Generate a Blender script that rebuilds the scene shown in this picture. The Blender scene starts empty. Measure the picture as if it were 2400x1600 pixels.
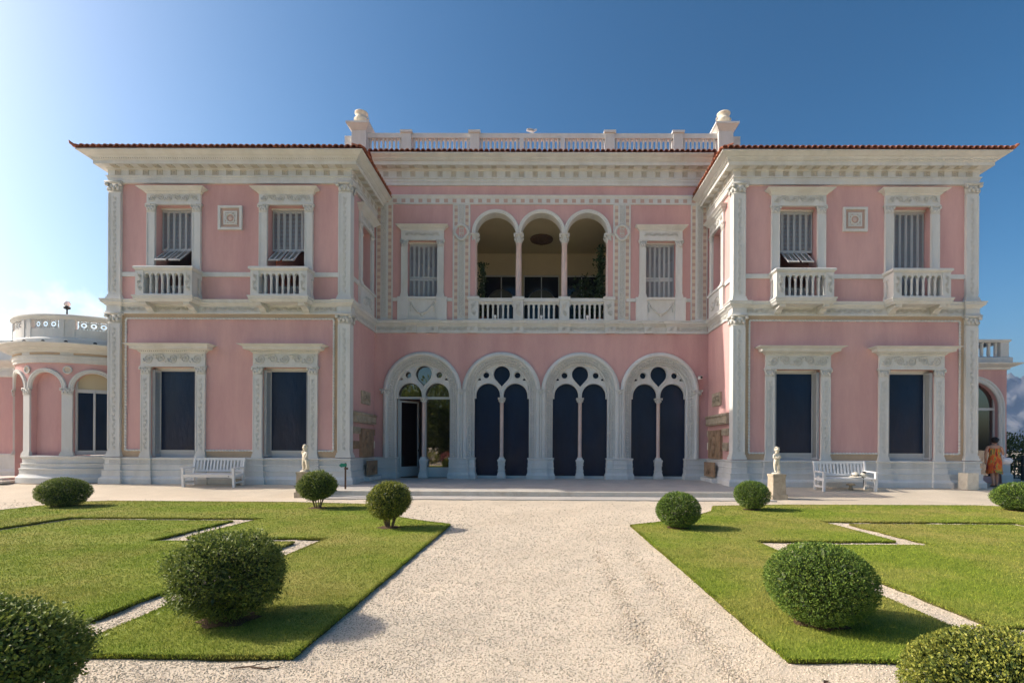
import bpy, bmesh, math, random
import numpy as np
from mathutils import Matrix, Vector
random.seed(7)
PI = math.pi
sc = bpy.context.scene
C = sc.collection

# ------------------------------------------------------------------ camera
cam = bpy.data.cameras.new('camera'); cam_o = bpy.data.objects.new('camera', cam); C.objects.link(cam_o)
cam.sensor_width = 36.0; cam.lens = 36.0 * 1147 / 2400
cam.shift_x = (1200 - 1261.6) / 2400; cam.shift_y = (1050 - 800) / 2400
cam.clip_end = 20000; cam.clip_start = 0.05
cam_o.matrix_world = Matrix.Translation((0, 0, 1.25)) @ Matrix.Rotation(0.0048, 4, 'Z') @ Matrix.Rotation(PI/2, 4, 'X') @ Matrix.Rotation(0.0048, 4, 'Z')
sc.camera = cam_o

# ------------------------------------------------------------------ sky, sun, exposure
SUN_EL = math.radians(34.5); SUN_BACK = math.radians(4.9)      # sun stands left, a little behind the front of the house
sd = Vector((-math.cos(SUN_EL)*math.cos(SUN_BACK), math.cos(SUN_EL)*math.sin(SUN_BACK), math.sin(SUN_EL)))
world = bpy.data.worlds.new('World'); sc.world = world; world.use_nodes = True
wn = world.node_tree; wn.nodes.clear()
def N(nt, t, **kw):
    n = nt.nodes.new(t)
    for k, v in kw.items():
        if k in n.inputs.keys(): n.inputs[k].default_value = v
        else: setattr(n, k, v)
    return n
sky = N(wn, 'ShaderNodeTexSky'); sky.sky_type = 'NISHITA'; sky.sun_disc = False
sky.sun_elevation = SUN_EL; sky.sun_rotation = math.atan2(sd.x, sd.y)
sky.altitude = 0; sky.air_density = 1.1; sky.dust_density = 3.0; sky.ozone_density = 2.3
bg = N(wn, 'ShaderNodeBackground'); bg.inputs['Strength'].default_value = 0.118
wo = N(wn, 'ShaderNodeOutputWorld')
# a small cumulus low in the sky beyond the round bay
tc = N(wn, 'ShaderNodeTexCoord'); sep = N(wn, 'ShaderNodeSeparateXYZ'); wn.links.new(tc.outputs['Generated'], sep.inputs[0])
def M2(op, a, b=None, c=None, nt=wn, clamp=False):
    for v in (a, b, c):
        if v is not None and not isinstance(v, (int, float)): nt = v.id_data
    m = nt.nodes.new('ShaderNodeMath'); m.operation = op; m.use_clamp = clamp
    for i, v in enumerate((a, b, c)):
        if v is None: continue
        if isinstance(v, (int, float)): m.inputs[i].default_value = v
        else: nt.links.new(v, m.inputs[i])
    return m.outputs[0]
az = M2('ARCTAN2', sep.outputs['X'], sep.outputs['Y'])
elv = M2('ARCSINE', sep.outputs['Z'])
du = M2('DIVIDE', M2('ADD', az, 0.755), 0.10); dv = M2('DIVIDE', M2('SUBTRACT', elv, 0.200), 0.065)
rad = M2('SQRT', M2('ADD', M2('MULTIPLY', du, du), M2('MULTIPLY', dv, dv)))
nz = N(wn, 'ShaderNodeTexNoise'); nz.inputs['Scale'].default_value = 26; nz.inputs['Detail'].default_value = 7; nz.inputs['Roughness'].default_value = .6
wn.links.new(tc.outputs['Generated'], nz.inputs['Vector'])
cm = M2('ADD', M2('SUBTRACT', 0.62, rad), M2('MULTIPLY', M2('SUBTRACT', nz.outputs['Fac'], 0.5), 2.6))
cm = M2('MULTIPLY', M2('SMOOTH_MIN', M2('MAXIMUM', cm, 0.0), 1.0, 0.2), 0.55, clamp=True)
mx = N(wn, 'ShaderNodeMixRGB'); mx.blend_type = 'MIX'; mx.inputs['Color2'].default_value = (9.5, 9.0, 7.9, 1)
def vmul(sock, k):
    v = wn.nodes.new('ShaderNodeVectorMath'); v.operation = 'SCALE'; v.inputs['Scale'].default_value = k; wn.links.new(sock, v.inputs[0]); return v.outputs[0]
gm = N(wn, 'ShaderNodeGamma'); gm.inputs['Gamma'].default_value = 1.5; wn.links.new(vmul(sky.outputs['Color'], 1/6.5), gm.inputs['Color']); hsv = N(wn, 'ShaderNodeHueSaturation'); hsv.inputs['Saturation'].default_value = 1.20; hsv.inputs['Hue'].default_value = .487; wn.links.new(vmul(gm.outputs[0], 6.5), hsv.inputs['Color']); graded = hsv.outputs[0]     # film contrast of the sky
wn.links.new(cm, mx.inputs['Fac']); wn.links.new(graded, mx.inputs['Color1'])
wn.links.new(mx.outputs['Color'], bg.inputs['Color']); wn.links.new(bg.outputs[0], wo.inputs[0])
sun = bpy.data.lights.new('sun', 'SUN'); sun.energy = 3.8; sun.angle = math.radians(0.53); sun.color = (1.0, 0.93, 0.82)
sun_o = bpy.data.objects.new('sun', sun); C.objects.link(sun_o)
sun_o.rotation_euler = (-sd).to_track_quat('-Z', 'Y').to_euler(); sun_o.location = sd * 60
vs = sc.view_settings; vs.view_transform = 'Standard'; vs.look = 'None'; vs.exposure = 0.56; vs.gamma = 1.0
vs.use_curve_mapping = False
sc.cycles.max_bounces = 8; sc.cycles.diffuse_bounces = 4; sc.cycles.glossy_bounces = 4; sc.cycles.transparent_max_bounces = 12
sc.cycles.use_denoising = True

# ------------------------------------------------------------------ materials
MATS = {}
def mat(name, col, rough=.8, var=.10, vscale=2.0, vstretch=(1,1,1), col2=None, amt2=0, scale2=.6, bump=0, bscale=40, spec=.3, fine=0, fscale=60, attr=False, trans=0, metal=0):
    """plain procedural surface: base colour, large blotches, a second tone in patches, fine speckle and fine relief"""
    m = bpy.data.materials.new(name); m.use_nodes = True; nt = m.node_tree; L = nt.links.new
    b = nt.nodes['Principled BSDF']; b.inputs['Roughness'].default_value = rough; b.inputs['Specular IOR Level'].default_value = spec; b.inputs['Metallic'].default_value = metal
    g = N(nt, 'ShaderNodeNewGeometry'); mp = N(nt, 'ShaderNodeMapping'); mp.inputs['Scale'].default_value = vstretch
    L(g.outputs['Position'], mp.inputs['Vector'])
    def noise(s, d=5, r=.6):
        n = N(nt, 'ShaderNodeTexNoise'); n.inputs['Scale'].default_value = s; n.inputs['Detail'].default_value = d; n.inputs['Roughness'].default_value = r
        L(mp.outputs[0], n.inputs['Vector']); return n.outputs['Fac']
    cur = None
    rgb = N(nt, 'ShaderNodeRGB'); rgb.outputs[0].default_value = (*col, 1); cur = rgb.outputs[0]
    if col2 is not None:
        f = M2('MULTIPLY', M2('SUBTRACT', noise(scale2, 6, .65), .5 - .12*amt2), 3.2*amt2, nt=nt, clamp=True)
        mm = N(nt, 'ShaderNodeMixRGB'); mm.inputs['Color2'].default_value = (*col2, 1); L(f, mm.inputs['Fac']); L(cur, mm.inputs['Color1']); cur = mm.outputs[0]
    if attr:
        at = N(nt, 'ShaderNodeAttribute'); at.attribute_name = 'tone'
        hs = N(nt, 'ShaderNodeHueSaturation'); L(cur, hs.inputs['Color'])
        L(M2('ADD', M2('MULTIPLY', at.outputs['Fac'], .9), .55, nt=nt), hs.inputs['Value'])
        L(M2('ADD', M2('MULTIPLY', at.outputs['Fac'], -.05), .525, nt=nt), hs.inputs['Hue']); cur = hs.outputs[0]
    v = M2('ADD', M2('MULTIPLY', M2('SUBTRACT', noise(vscale), .5), 4*var), 1.0, nt=nt)
    if fine: v = M2('MULTIPLY', v, M2('ADD', M2('MULTIPLY', M2('SUBTRACT', noise(fscale, 3, .7), .5), 4*fine), 1.0, nt=nt), nt=nt)
    hv = N(nt, 'ShaderNodeHueSaturation'); L(cur, hv.inputs['Color']); L(v, hv.inputs['Value']); L(hv.outputs[0], b.inputs['Base Color'])
    if bump:
        bp = N(nt, 'ShaderNodeBump'); bp.inputs['Strength'].default_value = .6; bp.inputs['Distance'].default_value = bump
        L(noise(bscale, 4, .6), bp.inputs['Height']); L(bp.outputs[0], b.inputs['Normal'])
    if trans:
        tr = N(nt, 'ShaderNodeBsdfTranslucent'); L(hv.outputs[0], tr.inputs['Color']); ms = N(nt, 'ShaderNodeMixShader'); ms.inputs[0].default_value = trans
        L(b.outputs[0], ms.inputs[1]); L(tr.outputs[0], ms.inputs[2]); L(ms.outputs[0], nt.nodes['Material Output'].inputs['Surface'])
    MATS[name] = m; return m
mat('stucco', (.66,.41,.385), .9, .07, 1.1, (1,1,.22), (.53,.305,.295), .9, .8, .004, 60, .15, .035, 25)
mat('stone', (.645,.65,.63), .75, .07, 3, (1,1,.30), (.52,.50,.44), .5, 1.6, .004, 35, .25, .04, 30)
mat('carved', (.62,.62,.59), .8, .06, 7, (1,1,1), (.53,.50,.44), .6, 9, .010, 30, .2, .06, 50)
mat('beige', (.53,.40,.275), .85, .08, 2, (1,1,1), (.44,.32,.22), .6, 1.5, .004, 40, .2, .05, 40)
mat('check_warm', (.66,.55,.43), .8, .07, 4, bump=.003)
mat('check_pink', (.52,.37,.31), .8, .07, 4, bump=.003)
mat('terracotta', (.43,.17,.10), .85, .15, 5, (1,1,1), (.22,.075,.045), .8, 3.0, .006, 30, .2, .12, 30)
mat('paint_grey', (.43,.445,.455), .55, .04, 3, bump=.001)
mat('paint_white', (.78,.78,.77), .45, .02, 3, bump=.001, spec=.4)
mat('frame_grey', (.52,.53,.52), .5, .03, 3)
mat('screen', (.007,.017,.044), .25, .25, 1.6, (1,1,.4), (.014,.020,.036), .5, 2.5, spec=.28, fine=.30, fscale=120, bump=.05, bscale=2.2)
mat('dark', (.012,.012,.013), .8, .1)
mat('dark_metal', (.03,.035,.035), .5, .1)
mat('cream', (.52,.45,.30), .9, .05, 2)
mat('marble_pink', (.62,.47,.42), .4, .1, 6, (1,1,.4), (.70,.58,.52), .6, 5, fine=.05, spec=.4)
mat('paving', (.50,.47,.43), .7, .10, 1.5, (1,1,1), (.42,.39,.35), .7, 2.2, .004, 25, .3, .06, 40)
mat('step_stone', (.60,.56,.49), .75, .08, 2, (1,1,1), (.36,.27,.18), .55, 2.6, .005, 25, .25, .06, 40)
mat('gravel', (.59,.51,.40), .95, .09, .8, (1,1,1), (.52,.44,.335), .7, .7, 0, 160, .1, .30, 95)
mat('pebble', (.60,.515,.405), .95, .15, 120, spec=.1, attr=True)
mat('lunette', (.13,.13,.10), .8, .15, 4)
mat('rosette', (.53,.50,.44), .85, .06, 9, bump=.006)  # darker than the trim stone: shadow gap of the frames put into the colour
mat('sod', (.075,.07,.028), .95, .3, 12, (1,1,1), (.13,.14,.035), .7, 14, .02, 60, .1)
mat('glass_dark', (.012,.014,.016), .08, .1, spec=.45)
mat('soil_shade', (.10,.06,.035), .95, .25, 20, bump=.02, bscale=40)
mat('turf', (.19,.245,.033), .95, .14, 2, (1,1,1), (.34,.275,.095), .80, .5, .010, 120, .1, .30, 120)
mat('grass', (.22,.295,.038), .75, .14, 1.4, (1,1,1), (.42,.34,.12), .80, .5, spec=.15, fine=.18, fscale=9, attr=True, trans=.22)
mat('leaf_loose', (.18,.235,.05), .55, .12, 6, attr=True, trans=.2, spec=.28)
mat('leaf_tight', (.15,.24,.042), .58, .12, 6, attr=True, trans=.2, spec=.25)
mat('leaf_pale', (.24,.27,.05), .55, .12, 6, attr=True, trans=.22, spec=.25)
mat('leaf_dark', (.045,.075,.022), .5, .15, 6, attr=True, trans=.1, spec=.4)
mat('leaf_flower', (.42,.16,.13), .6, .2, 6, attr=True, trans=.2)
mat('bark', (.13,.09,.06), .9, .2, 20, bump=.01)
mat('old_stone', (.47,.40,.30), .85, .15, 6, (1,1,1), (.20,.16,.11), .6, 4, .01, 40, .2, .1, 50)
mat('brown_stone', (.36,.245,.155), .85, .16, 5, (1,1,1), (.17,.11,.07), .65, 4, .012, 30, .2, .1, 40)
mat('statue_stone', (.72,.66,.54), .7, .08, 10, (1,1,1), (.45,.38,.28), .45, 6, .004, 60, .3)
mat('skin', (.55,.30,.20), .5, .04, 8)
mat('hair', (.02,.014,.012), .5, .2, 40)
mat('white_cloth', (.76,.75,.78), .8, .05, 15)
mat('straw', (.70,.64,.52), .8, .06, 30, bump=.004, bscale=90)
mat('green_sign', (.02,.22,.14), .5, .05)
mat('wood_brown', (.11,.065,.04), .8, .2, 20)
mat('door_red', (.16,.05,.045), .6, .1, 3)
mat('gull_grey', (.45,.46,.48), .7, .05)
mat('mountain', (.17,.17,.175), .95, .22, .06, (1,1,.35), (.075,.085,.07), .9, .03, 4, .03, .05, .3, .05)
mat('hedge_far', (.05,.085,.022), .6, .2, 1, attr=True, trans=.12)
def dress_mat():
    m = bpy.data.materials.new('dress'); m.use_nodes = True; nt = m.node_tree; L = nt.links.new; b = nt.nodes['Principled BSDF']; b.inputs['Roughness'].default_value = .75
    g = N(nt, 'ShaderNodeNewGeometry'); mp = N(nt, 'ShaderNodeMapping'); mp.inputs['Scale'].default_value = (5, 5, 2.2); mp.inputs['Rotation'].default_value = (0, .6, 0); L(g.outputs['Position'], mp.inputs['Vector'])
    n = N(nt, 'ShaderNodeTexNoise'); n.inputs['Scale'].default_value = 1.2; n.inputs['Detail'].default_value = 3; n.inputs['Distortion'].default_value = 1.2; L(mp.outputs[0], n.inputs['Vector'])
    r = N(nt, 'ShaderNodeValToRGB'); e = r.color_ramp.elements
    e[0].position = .38; e[0].color = (.25,.012,.03,1); e[1].position = .47; e[1].color = (.70,.10,.02,1)
    for p, c in ((.56, (.78,.17,.02,1)), (.60, (.55,.42,.08,1)), (.66, (.12,.16,.05,1)), (.74, (.45,.03,.06,1))):
        q = e.new(p); q.color = c
    L(n.outputs['Fac'], r.inputs[0]); L(r.outputs[0], b.inputs['Base Color']); MATS['dress'] = m
dress_mat()
def glass_mat():
    m = bpy.data.materials.new('glass'); m.use_nodes = True; nt = m.node_tree; L = nt.links.new; nt.nodes.remove(nt.nodes['Principled BSDF'])
    t = N(nt, 'ShaderNodeBsdfTransparent'); t.inputs[0].default_value = (.55,.52,.48,1); g = N(nt, 'ShaderNodeBsdfGlossy'); g.inputs['Roughness'].default_value = .012; g.inputs['Color'].default_value = (.9,.86,.84,1)
    lw = N(nt, 'ShaderNodeFresnel'); lw.inputs['IOR'].default_value = 1.5; ms = N(nt, 'ShaderNodeMixShader')
    L(M2('ADD', M2('MULTIPLY', lw.outputs[0], 1.7), .16, nt=nt, clamp=True), ms.inputs[0]); L(t.outputs[0], ms.inputs[1]); L(g.outputs[0], ms.inputs[2]); L(ms.outputs[0], nt.nodes['Material Output'].inputs['Surface']); MATS['glass'] = m
glass_mat()

# ------------------------------------------------------------------ mesh helpers
class MB:
    def __init__(s): s.v = []; s.f = []
    def add(s, vs, fs):
        o = len(s.v); s.v.extend(vs); s.f.extend([tuple(i + o for i in f) for f in fs]); return s
    def box(s, x0, x1, y0, y1, z0, z1):
        return s.add([(x0,y0,z0),(x1,y0,z0),(x1,y1,z0),(x0,y1,z0),(x0,y0,z1),(x1,y0,z1),(x1,y1,z1),(x0,y1,z1)],
                     [(0,3,2,1),(4,5,6,7),(0,1,5,4),(1,2,6,5),(2,3,7,6),(3,0,4,7)])
    def bar(s, a, b, w, h=None, up=(0,0,1)):
        """square bar between two points"""
        h = h or w; a = Vector(a); b = Vector(b); d = (b - a).normalized(); u = Vector(up)
        if abs(d.dot(u)) > .95: u = Vector((0,1,0))
        r = d.cross(u).normalized(); u = r.cross(d)
        P = []
        for p in (a, b):
            for i, j in ((-1,-1),(1,-1),(1,1),(-1,1)): P.append(tuple(p + r*(i*w/2) + u*(j*h/2)))
        return s.add(P, [(3,2,1,0),(4,5,6,7),(0,1,5,4),(1,2,6,5),(2,3,7,6),(3,0,4,7)])
    def frus(s, w0, d0, w1, d1, z0, z1, cx=0, cy=0):
        P = [(cx+sx*w/2, cy+sy*d/2, z) for w, d, z in ((w0,d0,z0),(w1,d1,z1)) for sx, sy in ((-1,-1),(1,-1),(1,1),(-1,1))]
        return s.add(P, [(3,2,1,0),(4,5,6,7),(0,1,5,4),(1,2,6,5),(2,3,7,6),(3,0,4,7)])
    def prism(s, pts, y0, y1):
        """polygon in x,z pushed from y0 to y1"""
        n = len(pts); P = [(x, y0, z) for x, z in pts] + [(x, y1, z) for x, z in pts]
        return s.add(P, [tuple(range(n)), tuple(range(2*n-1, n-1, -1))] + [(i, i+n, (i+1) % n + n, (i+1) % n) for i in range(n)])
    def sweep(s, path, prof, cap=True):
        n = len(path); k = len(prof); P = []
        for i, (x, y) in enumerate(path):
            nn = []
            for a, b in ((i-1, i), (i, i+1)):
                if a < 0 or b >= n: continue
                dx, dy = path[b][0]-path[a][0], path[b][1]-path[a][1]; l = math.hypot(dx, dy); nn.append((dy/l, -dx/l))
            if len(nn) == 1: m = nn[0]
            else:
                dt = 1 + nn[0][0]*nn[1][0] + nn[0][1]*nn[1][1]; m = ((nn[0][0]+nn[1][0])/dt, (nn[0][1]+nn[1][1])/dt)
            P += [(x + m[0]*o, y + m[1]*o, z) for o, z in prof]
        F = [(i*k+j, i*k+j+1, (i+1)*k+j+1, (i+1)*k+j) for i in range(n-1) for j in range(k-1)]
        if cap: F += [tuple(range(k)), tuple(range(n*k-1, (n-1)*k-1, -1))]
        return s.add(P, F)
    def lathe(s, prof, cx=0, cy=0, n=12, cap=True):
        k = len(prof); P = [(cx + r*math.cos(2*PI*i/n), cy + r*math.sin(2*PI*i/n), z) for i in range(n) for r, z in prof]
        F = [(i*k+j, ((i+1) % n)*k+j, ((i+1) % n)*k+j+1, i*k+j+1) for i in range(n) for j in range(k-1)]
        if cap: F += [tuple(i*k for i in range(n-1, -1, -1)), tuple(i*k+k-1 for i in range(n))]
        return s.add(P, F)
    def tube(s, pts, r, n=5, closed=False):
        m = len(pts); P = []; pts = [Vector(p) for p in pts]
        for i, p in enumerate(pts):
            a = pts[i-1] if (i > 0 or closed) else p; b = pts[(i+1) % m] if (i < m-1 or closed) else p
            d = (b-a).normalized() if (b-a).length > 1e-9 else Vector((0,0,1)); u = Vector((0,1,0)) if abs(d.y) < .9 else Vector((0,0,1))
            e = d.cross(u).normalized(); g = e.cross(d); rr = r[i] if isinstance(r, (list, tuple)) else r
            P += [tuple(p + e*(rr*math.cos(2*PI*j/n)) + g*(rr*math.sin(2*PI*j/n))) for j in range(n)]
        F = [(i*n+j, i*n+(j+1) % n, ((i+1) % m)*n+(j+1) % n, ((i+1) % m)*n+j) for i in range(m if closed else m-1) for j in range(n)]
        if not closed: F += [tuple(range(n-1, -1, -1)), tuple((m-1)*n+j for j in range(n))]
        return s.add(P, F)
    def blob(s, c, r, nu=6, nv=4):
        cx, cy, cz = c; rx, ry, rz = r if isinstance(r, (tuple, list)) else (r, r, r)
        P = [(cx, cy, cz-rz)]
        for j in range(1, nv):
            t = -PI/2 + PI*j/nv
            P += [(cx+rx*math.cos(t)*math.cos(2*PI*i/nu), cy+ry*math.cos(t)*math.sin(2*PI*i/nu), cz+rz*math.sin(t)) for i in range(nu)]
        P.append((cx, cy, cz+rz)); e = len(P)-1
        F = [(0, 1+(i+1) % nu, 1+i) for i in range(nu)] + [(e, e-nu+i, e-nu+(i+1) % nu) for i in range(nu)]
        F += [(1+j*nu+i, 1+j*nu+(i+1) % nu, 1+(j+1)*nu+(i+1) % nu, 1+(j+1)*nu+i) for j in range(nv-2) for i in range(nu)]
        return s.add(P, F)
    def arch(s, prof, zs, zb, n=20, cx=0):
        """moulding with radius/outstand profile: up one jamb, round the arch, down the other"""
        st = [(-1, None, zb)] + [(None, PI - PI*i/n, None) for i in range(n+1)] + [(1, None, zb)]
        if zb is None: st = st[1:-1]
        k = len(prof); P = []
        for sg, a, z in st:
            for r, y in prof: P.append((cx + (sg*r if a is None else r*math.cos(a)), y, z if a is None else zs + r*math.sin(a)))
        return s.add(P, [(i*k+j, (i+1)*k+j, (i+1)*k+j+1, i*k+j+1) for i in range(len(st)-1) for j in range(k-1)])
    def plate(s, x0, x1, bot, top, holes, fn, extra=()):
        """wall sheet in (u, z) with holes (ua, ub, lo(u), hi(u), samples); fn maps (u, z) to a point"""
        B = bot if callable(bot) else (lambda u: bot); T = top if callable(top) else (lambda u: top)
        us = {x0, x1, *extra}
        for a, b, lo, hi, n in holes:
            for i in range(n+1): us.add(round((a+b)/2 - (b-a)/2*math.cos(PI*i/n), 6))
        us = sorted(u for u in us if x0-1e-6 <= u <= x1+1e-6)
        for ul, ur in zip(us[:-1], us[1:]):
            if ur - ul < 1e-5: continue
            um = (ul+ur)/2; act = sorted([h for h in holes if h[0] < um < h[1]], key=lambda h: h[2](um))
            cl, cr, cm_ = B(ul), B(ur), B(um)
            for h in act + [None]:
                if h is None: tl, tr, tm = T(ul), T(ur), T(um)
                else: tl, tr, tm = h[2](ul), h[2](ur), h[2](um)
                if tm > cm_ + 1e-4: s.add([fn(ul, cl), fn(ur, cr), fn(ur, tr), fn(ul, tl)], [(0,1,2,3)])
                if h is not None and h[3](um) > cm_: cl, cr, cm_ = h[3](ul), h[3](ur), h[3](um)
        return s
    def strip(s, pts, fa, fb, closed=False):
        """reveal: band between two copies of an outline"""
        n = len(pts); P = [fa(*p) for p in pts] + [fb(*p) for p in pts]
        return s.add(P, [(i, (i+1) % n, (i+1) % n + n, i + n) for i in range(n if closed else n-1)])
    def moved(s, dx=0, dy=0, dz=0, rz=0, sx=1, sy=1, sz=1):
        c, q = math.cos(rz), math.sin(rz); o = MB()
        o.v = [(x*sx*c - y*sy*q + dx, x*sx*q + y*sy*c + dy, z*sz + dz) for x, y, z in s.v]
        o.f = [tuple(reversed(f)) for f in s.f] if sx*sy*sz < 0 else list(s.f); return o
    def join(s, o): return s.add(o.v, o.f)
    def mir(s): return s.moved(sx=-1)
    def mesh(s, name, m, smooth=False):
        me = bpy.data.meshes.new(name); me.from_pydata(s.v, [], s.f); me.materials.append(MATS[m])
        if smooth: me.polygons.foreach_set('use_smooth', [True]*len(me.polygons))
        me.update(); return me
def rect_h(a, b, z0, z1): return (a, b, lambda u: z0, lambda u: z1, 1)
def arch_h(cx, r, zb, zs, n=18): return (cx-r, cx+r, lambda u: zb, lambda u: zs + math.sqrt(max(0, r*r-(u-cx)**2)), n)
def circ_h(cx, cz, r, n=12): return (cx-r, cx+r, lambda u: cz - math.sqrt(max(0, r*r-(u-cx)**2)), lambda u: cz + math.sqrt(max(0, r*r-(u-cx)**2)), n)
def rect_pts(a, b, z0, z1): return [(a,z0),(a,z1),(b,z1),(b,z0)]
def arch_pts(cx, r, zb, zs, n=18): return [(cx-r, zb)] + [(cx + r*math.cos(PI-PI*i/n), zs + r*math.sin(PI-PI*i/n)) for i in range(n+1)] + [(cx+r, zb)]

def obj(name, src, m=None, parent=None, loc=(0,0,0), rz=0, smooth=False, stuff=False, rx=0, ry=0):
    me = src if isinstance(src, bpy.types.Mesh) else src.mesh(name, m, smooth)
    o = bpy.data.objects.new(name, me); C.objects.link(o); o.location = loc; o.rotation_euler = (rx, ry, rz)
    if parent is not None: o.parent = parent
    if stuff: o['kind'] = 'stuff'
    return o
def thing(name, label, cat, loc=(0,0,0), rz=0, group=None):
    o = bpy.data.objects.new(name, None); C.objects.link(o); o.location = loc; o.rotation_euler = (0,0,rz); o.empty_display_size = .2
    return tag(o, label, cat, group)
def tag(o, label, cat, group=None):
    o['label'] = label; o['category'] = cat
    if group: o['group'] = group
    return o
def struct(o): o['kind'] = 'structure'; return o

def scroll(length, h, depth=.03, flip=False):
    """running scroll relief lying on y=0, standing out towards -y, centred on x, z from -h/2 to h/2"""
    b = MB(); n = max(1, round(length/(h*1.02))); st = length/n
    for i in range(n):
        cx = -length/2 + st*(i+.5); sg = 1 if (i % 2) ^ flip else -1; R = min(st, h)*.44
        pts = []
        for k in range(15):
            a = k/14*3.3*PI; r = R*(1 - .78*k/14); pts.append((cx - r*math.cos(a), -depth*.55, sg*r*math.sin(a)))
        b.tube(pts, [h*.060*(1-.35*k/14) for k in range(15)], 4)
        b.blob((cx, -depth*.5, 0), (h*.11, depth*.7, h*.11), 6, 4)
        for q in (-1, 1): b.blob((cx + q*st*.40, -depth*.3, -sg*q*h*.30), (h*.13, depth*.6, h*.09), 5, 3)
    return b
def vertical(b):
    o = MB(); o.v = [(-z, y, x) for x, y, z in b.v]; o.f = [tuple(reversed(f)) for f in b.f]; return o
def capital(w, d, h):
    """leafy pilaster capital: bell, abacus, corner volutes, two rows of leaves; origin bottom centre, front -y, back at y=0"""
    b = MB(); b.frus(w, d, w*1.05, d*1.05, 0, h*.10, 0, -d/2); b.frus(w*.96, d, w*1.12, d*1.25, h*.10, h*.84, 0, -d/2); b.frus(w*1.28, d*1.45, w*1.36, d*1.6, h*.85, h, 0, -d/2)
    for sx in (-1, 1):
        b.blob((sx*w*.56, -d*1.2, h*.72), (w*.13, d*.35, h*.16), 7, 5)
        b.blob((sx*w*.34, -d*1.05, h*.30), (w*.13, d*.22, h*.20), 6, 4)
        b.blob((sx*w*.20, -d*1.12, h*.58), (w*.11, d*.22, h*.17), 6, 4)
    b.blob((0, -d*1.05, h*.32), (w*.13, d*.25, h*.20), 6, 4); b.blob((0, -d*1.3, h*.90), (w*.12, d*.3, h*.11), 6, 4)
    return b
def column_cap(r, h):
    b = MB(); b.lathe([(r*1.0,0),(r*1.15,h*.04),(r*1.0,h*.10),(r*1.1,h*.2),(r*1.35,h*.75),(r*1.5,h*.85)], n=12); b.frus(r*3.3, r*3.3, r*3.5, r*3.5, h*.85, h)
    for k in range(8):
        a = PI/8 + k*PI/4; b.blob((r*1.32*math.cos(a), r*1.32*math.sin(a), h*.38), (r*.3, r*.3, h*.2), 5, 4)
    for sx in (-1, 1):
        for sy in (-1, 1): b.blob((sx*r*1.38, sy*r*1.38, h*.72), (r*.38, r*.38, h*.16), 6, 4)
    return b
BALUSTER = {}
def baluster(h, r):
    key = (round(h,3), round(r,3))
    if key not in BALUSTER:
        b = MB(); b.lathe([(r*1.15,0),(r*1.15,h*.05),(r*.8,h*.09),(r*1.0,h*.22),(r*.85,h*.80),(r*1.1,h*.9),(r*1.2,h)], n=8); BALUSTER[key] = b.mesh('baluster', 'stone', True)
    return BALUSTER[key]
# ------------------------------------------------------------------ the villa
XI, XO, YW, YC = 6.58, 14.70, 16.70, 19.30        # wing inner/outer wall, wing front, front of the middle block
WX = (10.64 - 1.92, 10.64 + 1.92)                  # window axes of a wing
villa = thing('villa', 'pink villa with white carved stone trim, two projecting wings and an arcade between them', 'villa')
CACHE = {}
def cached(key, fn, m, smooth=False):
    if key not in CACHE: CACHE[key] = fn().mesh(key.split('|')[0], m, smooth)
    return CACHE[key]

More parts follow.
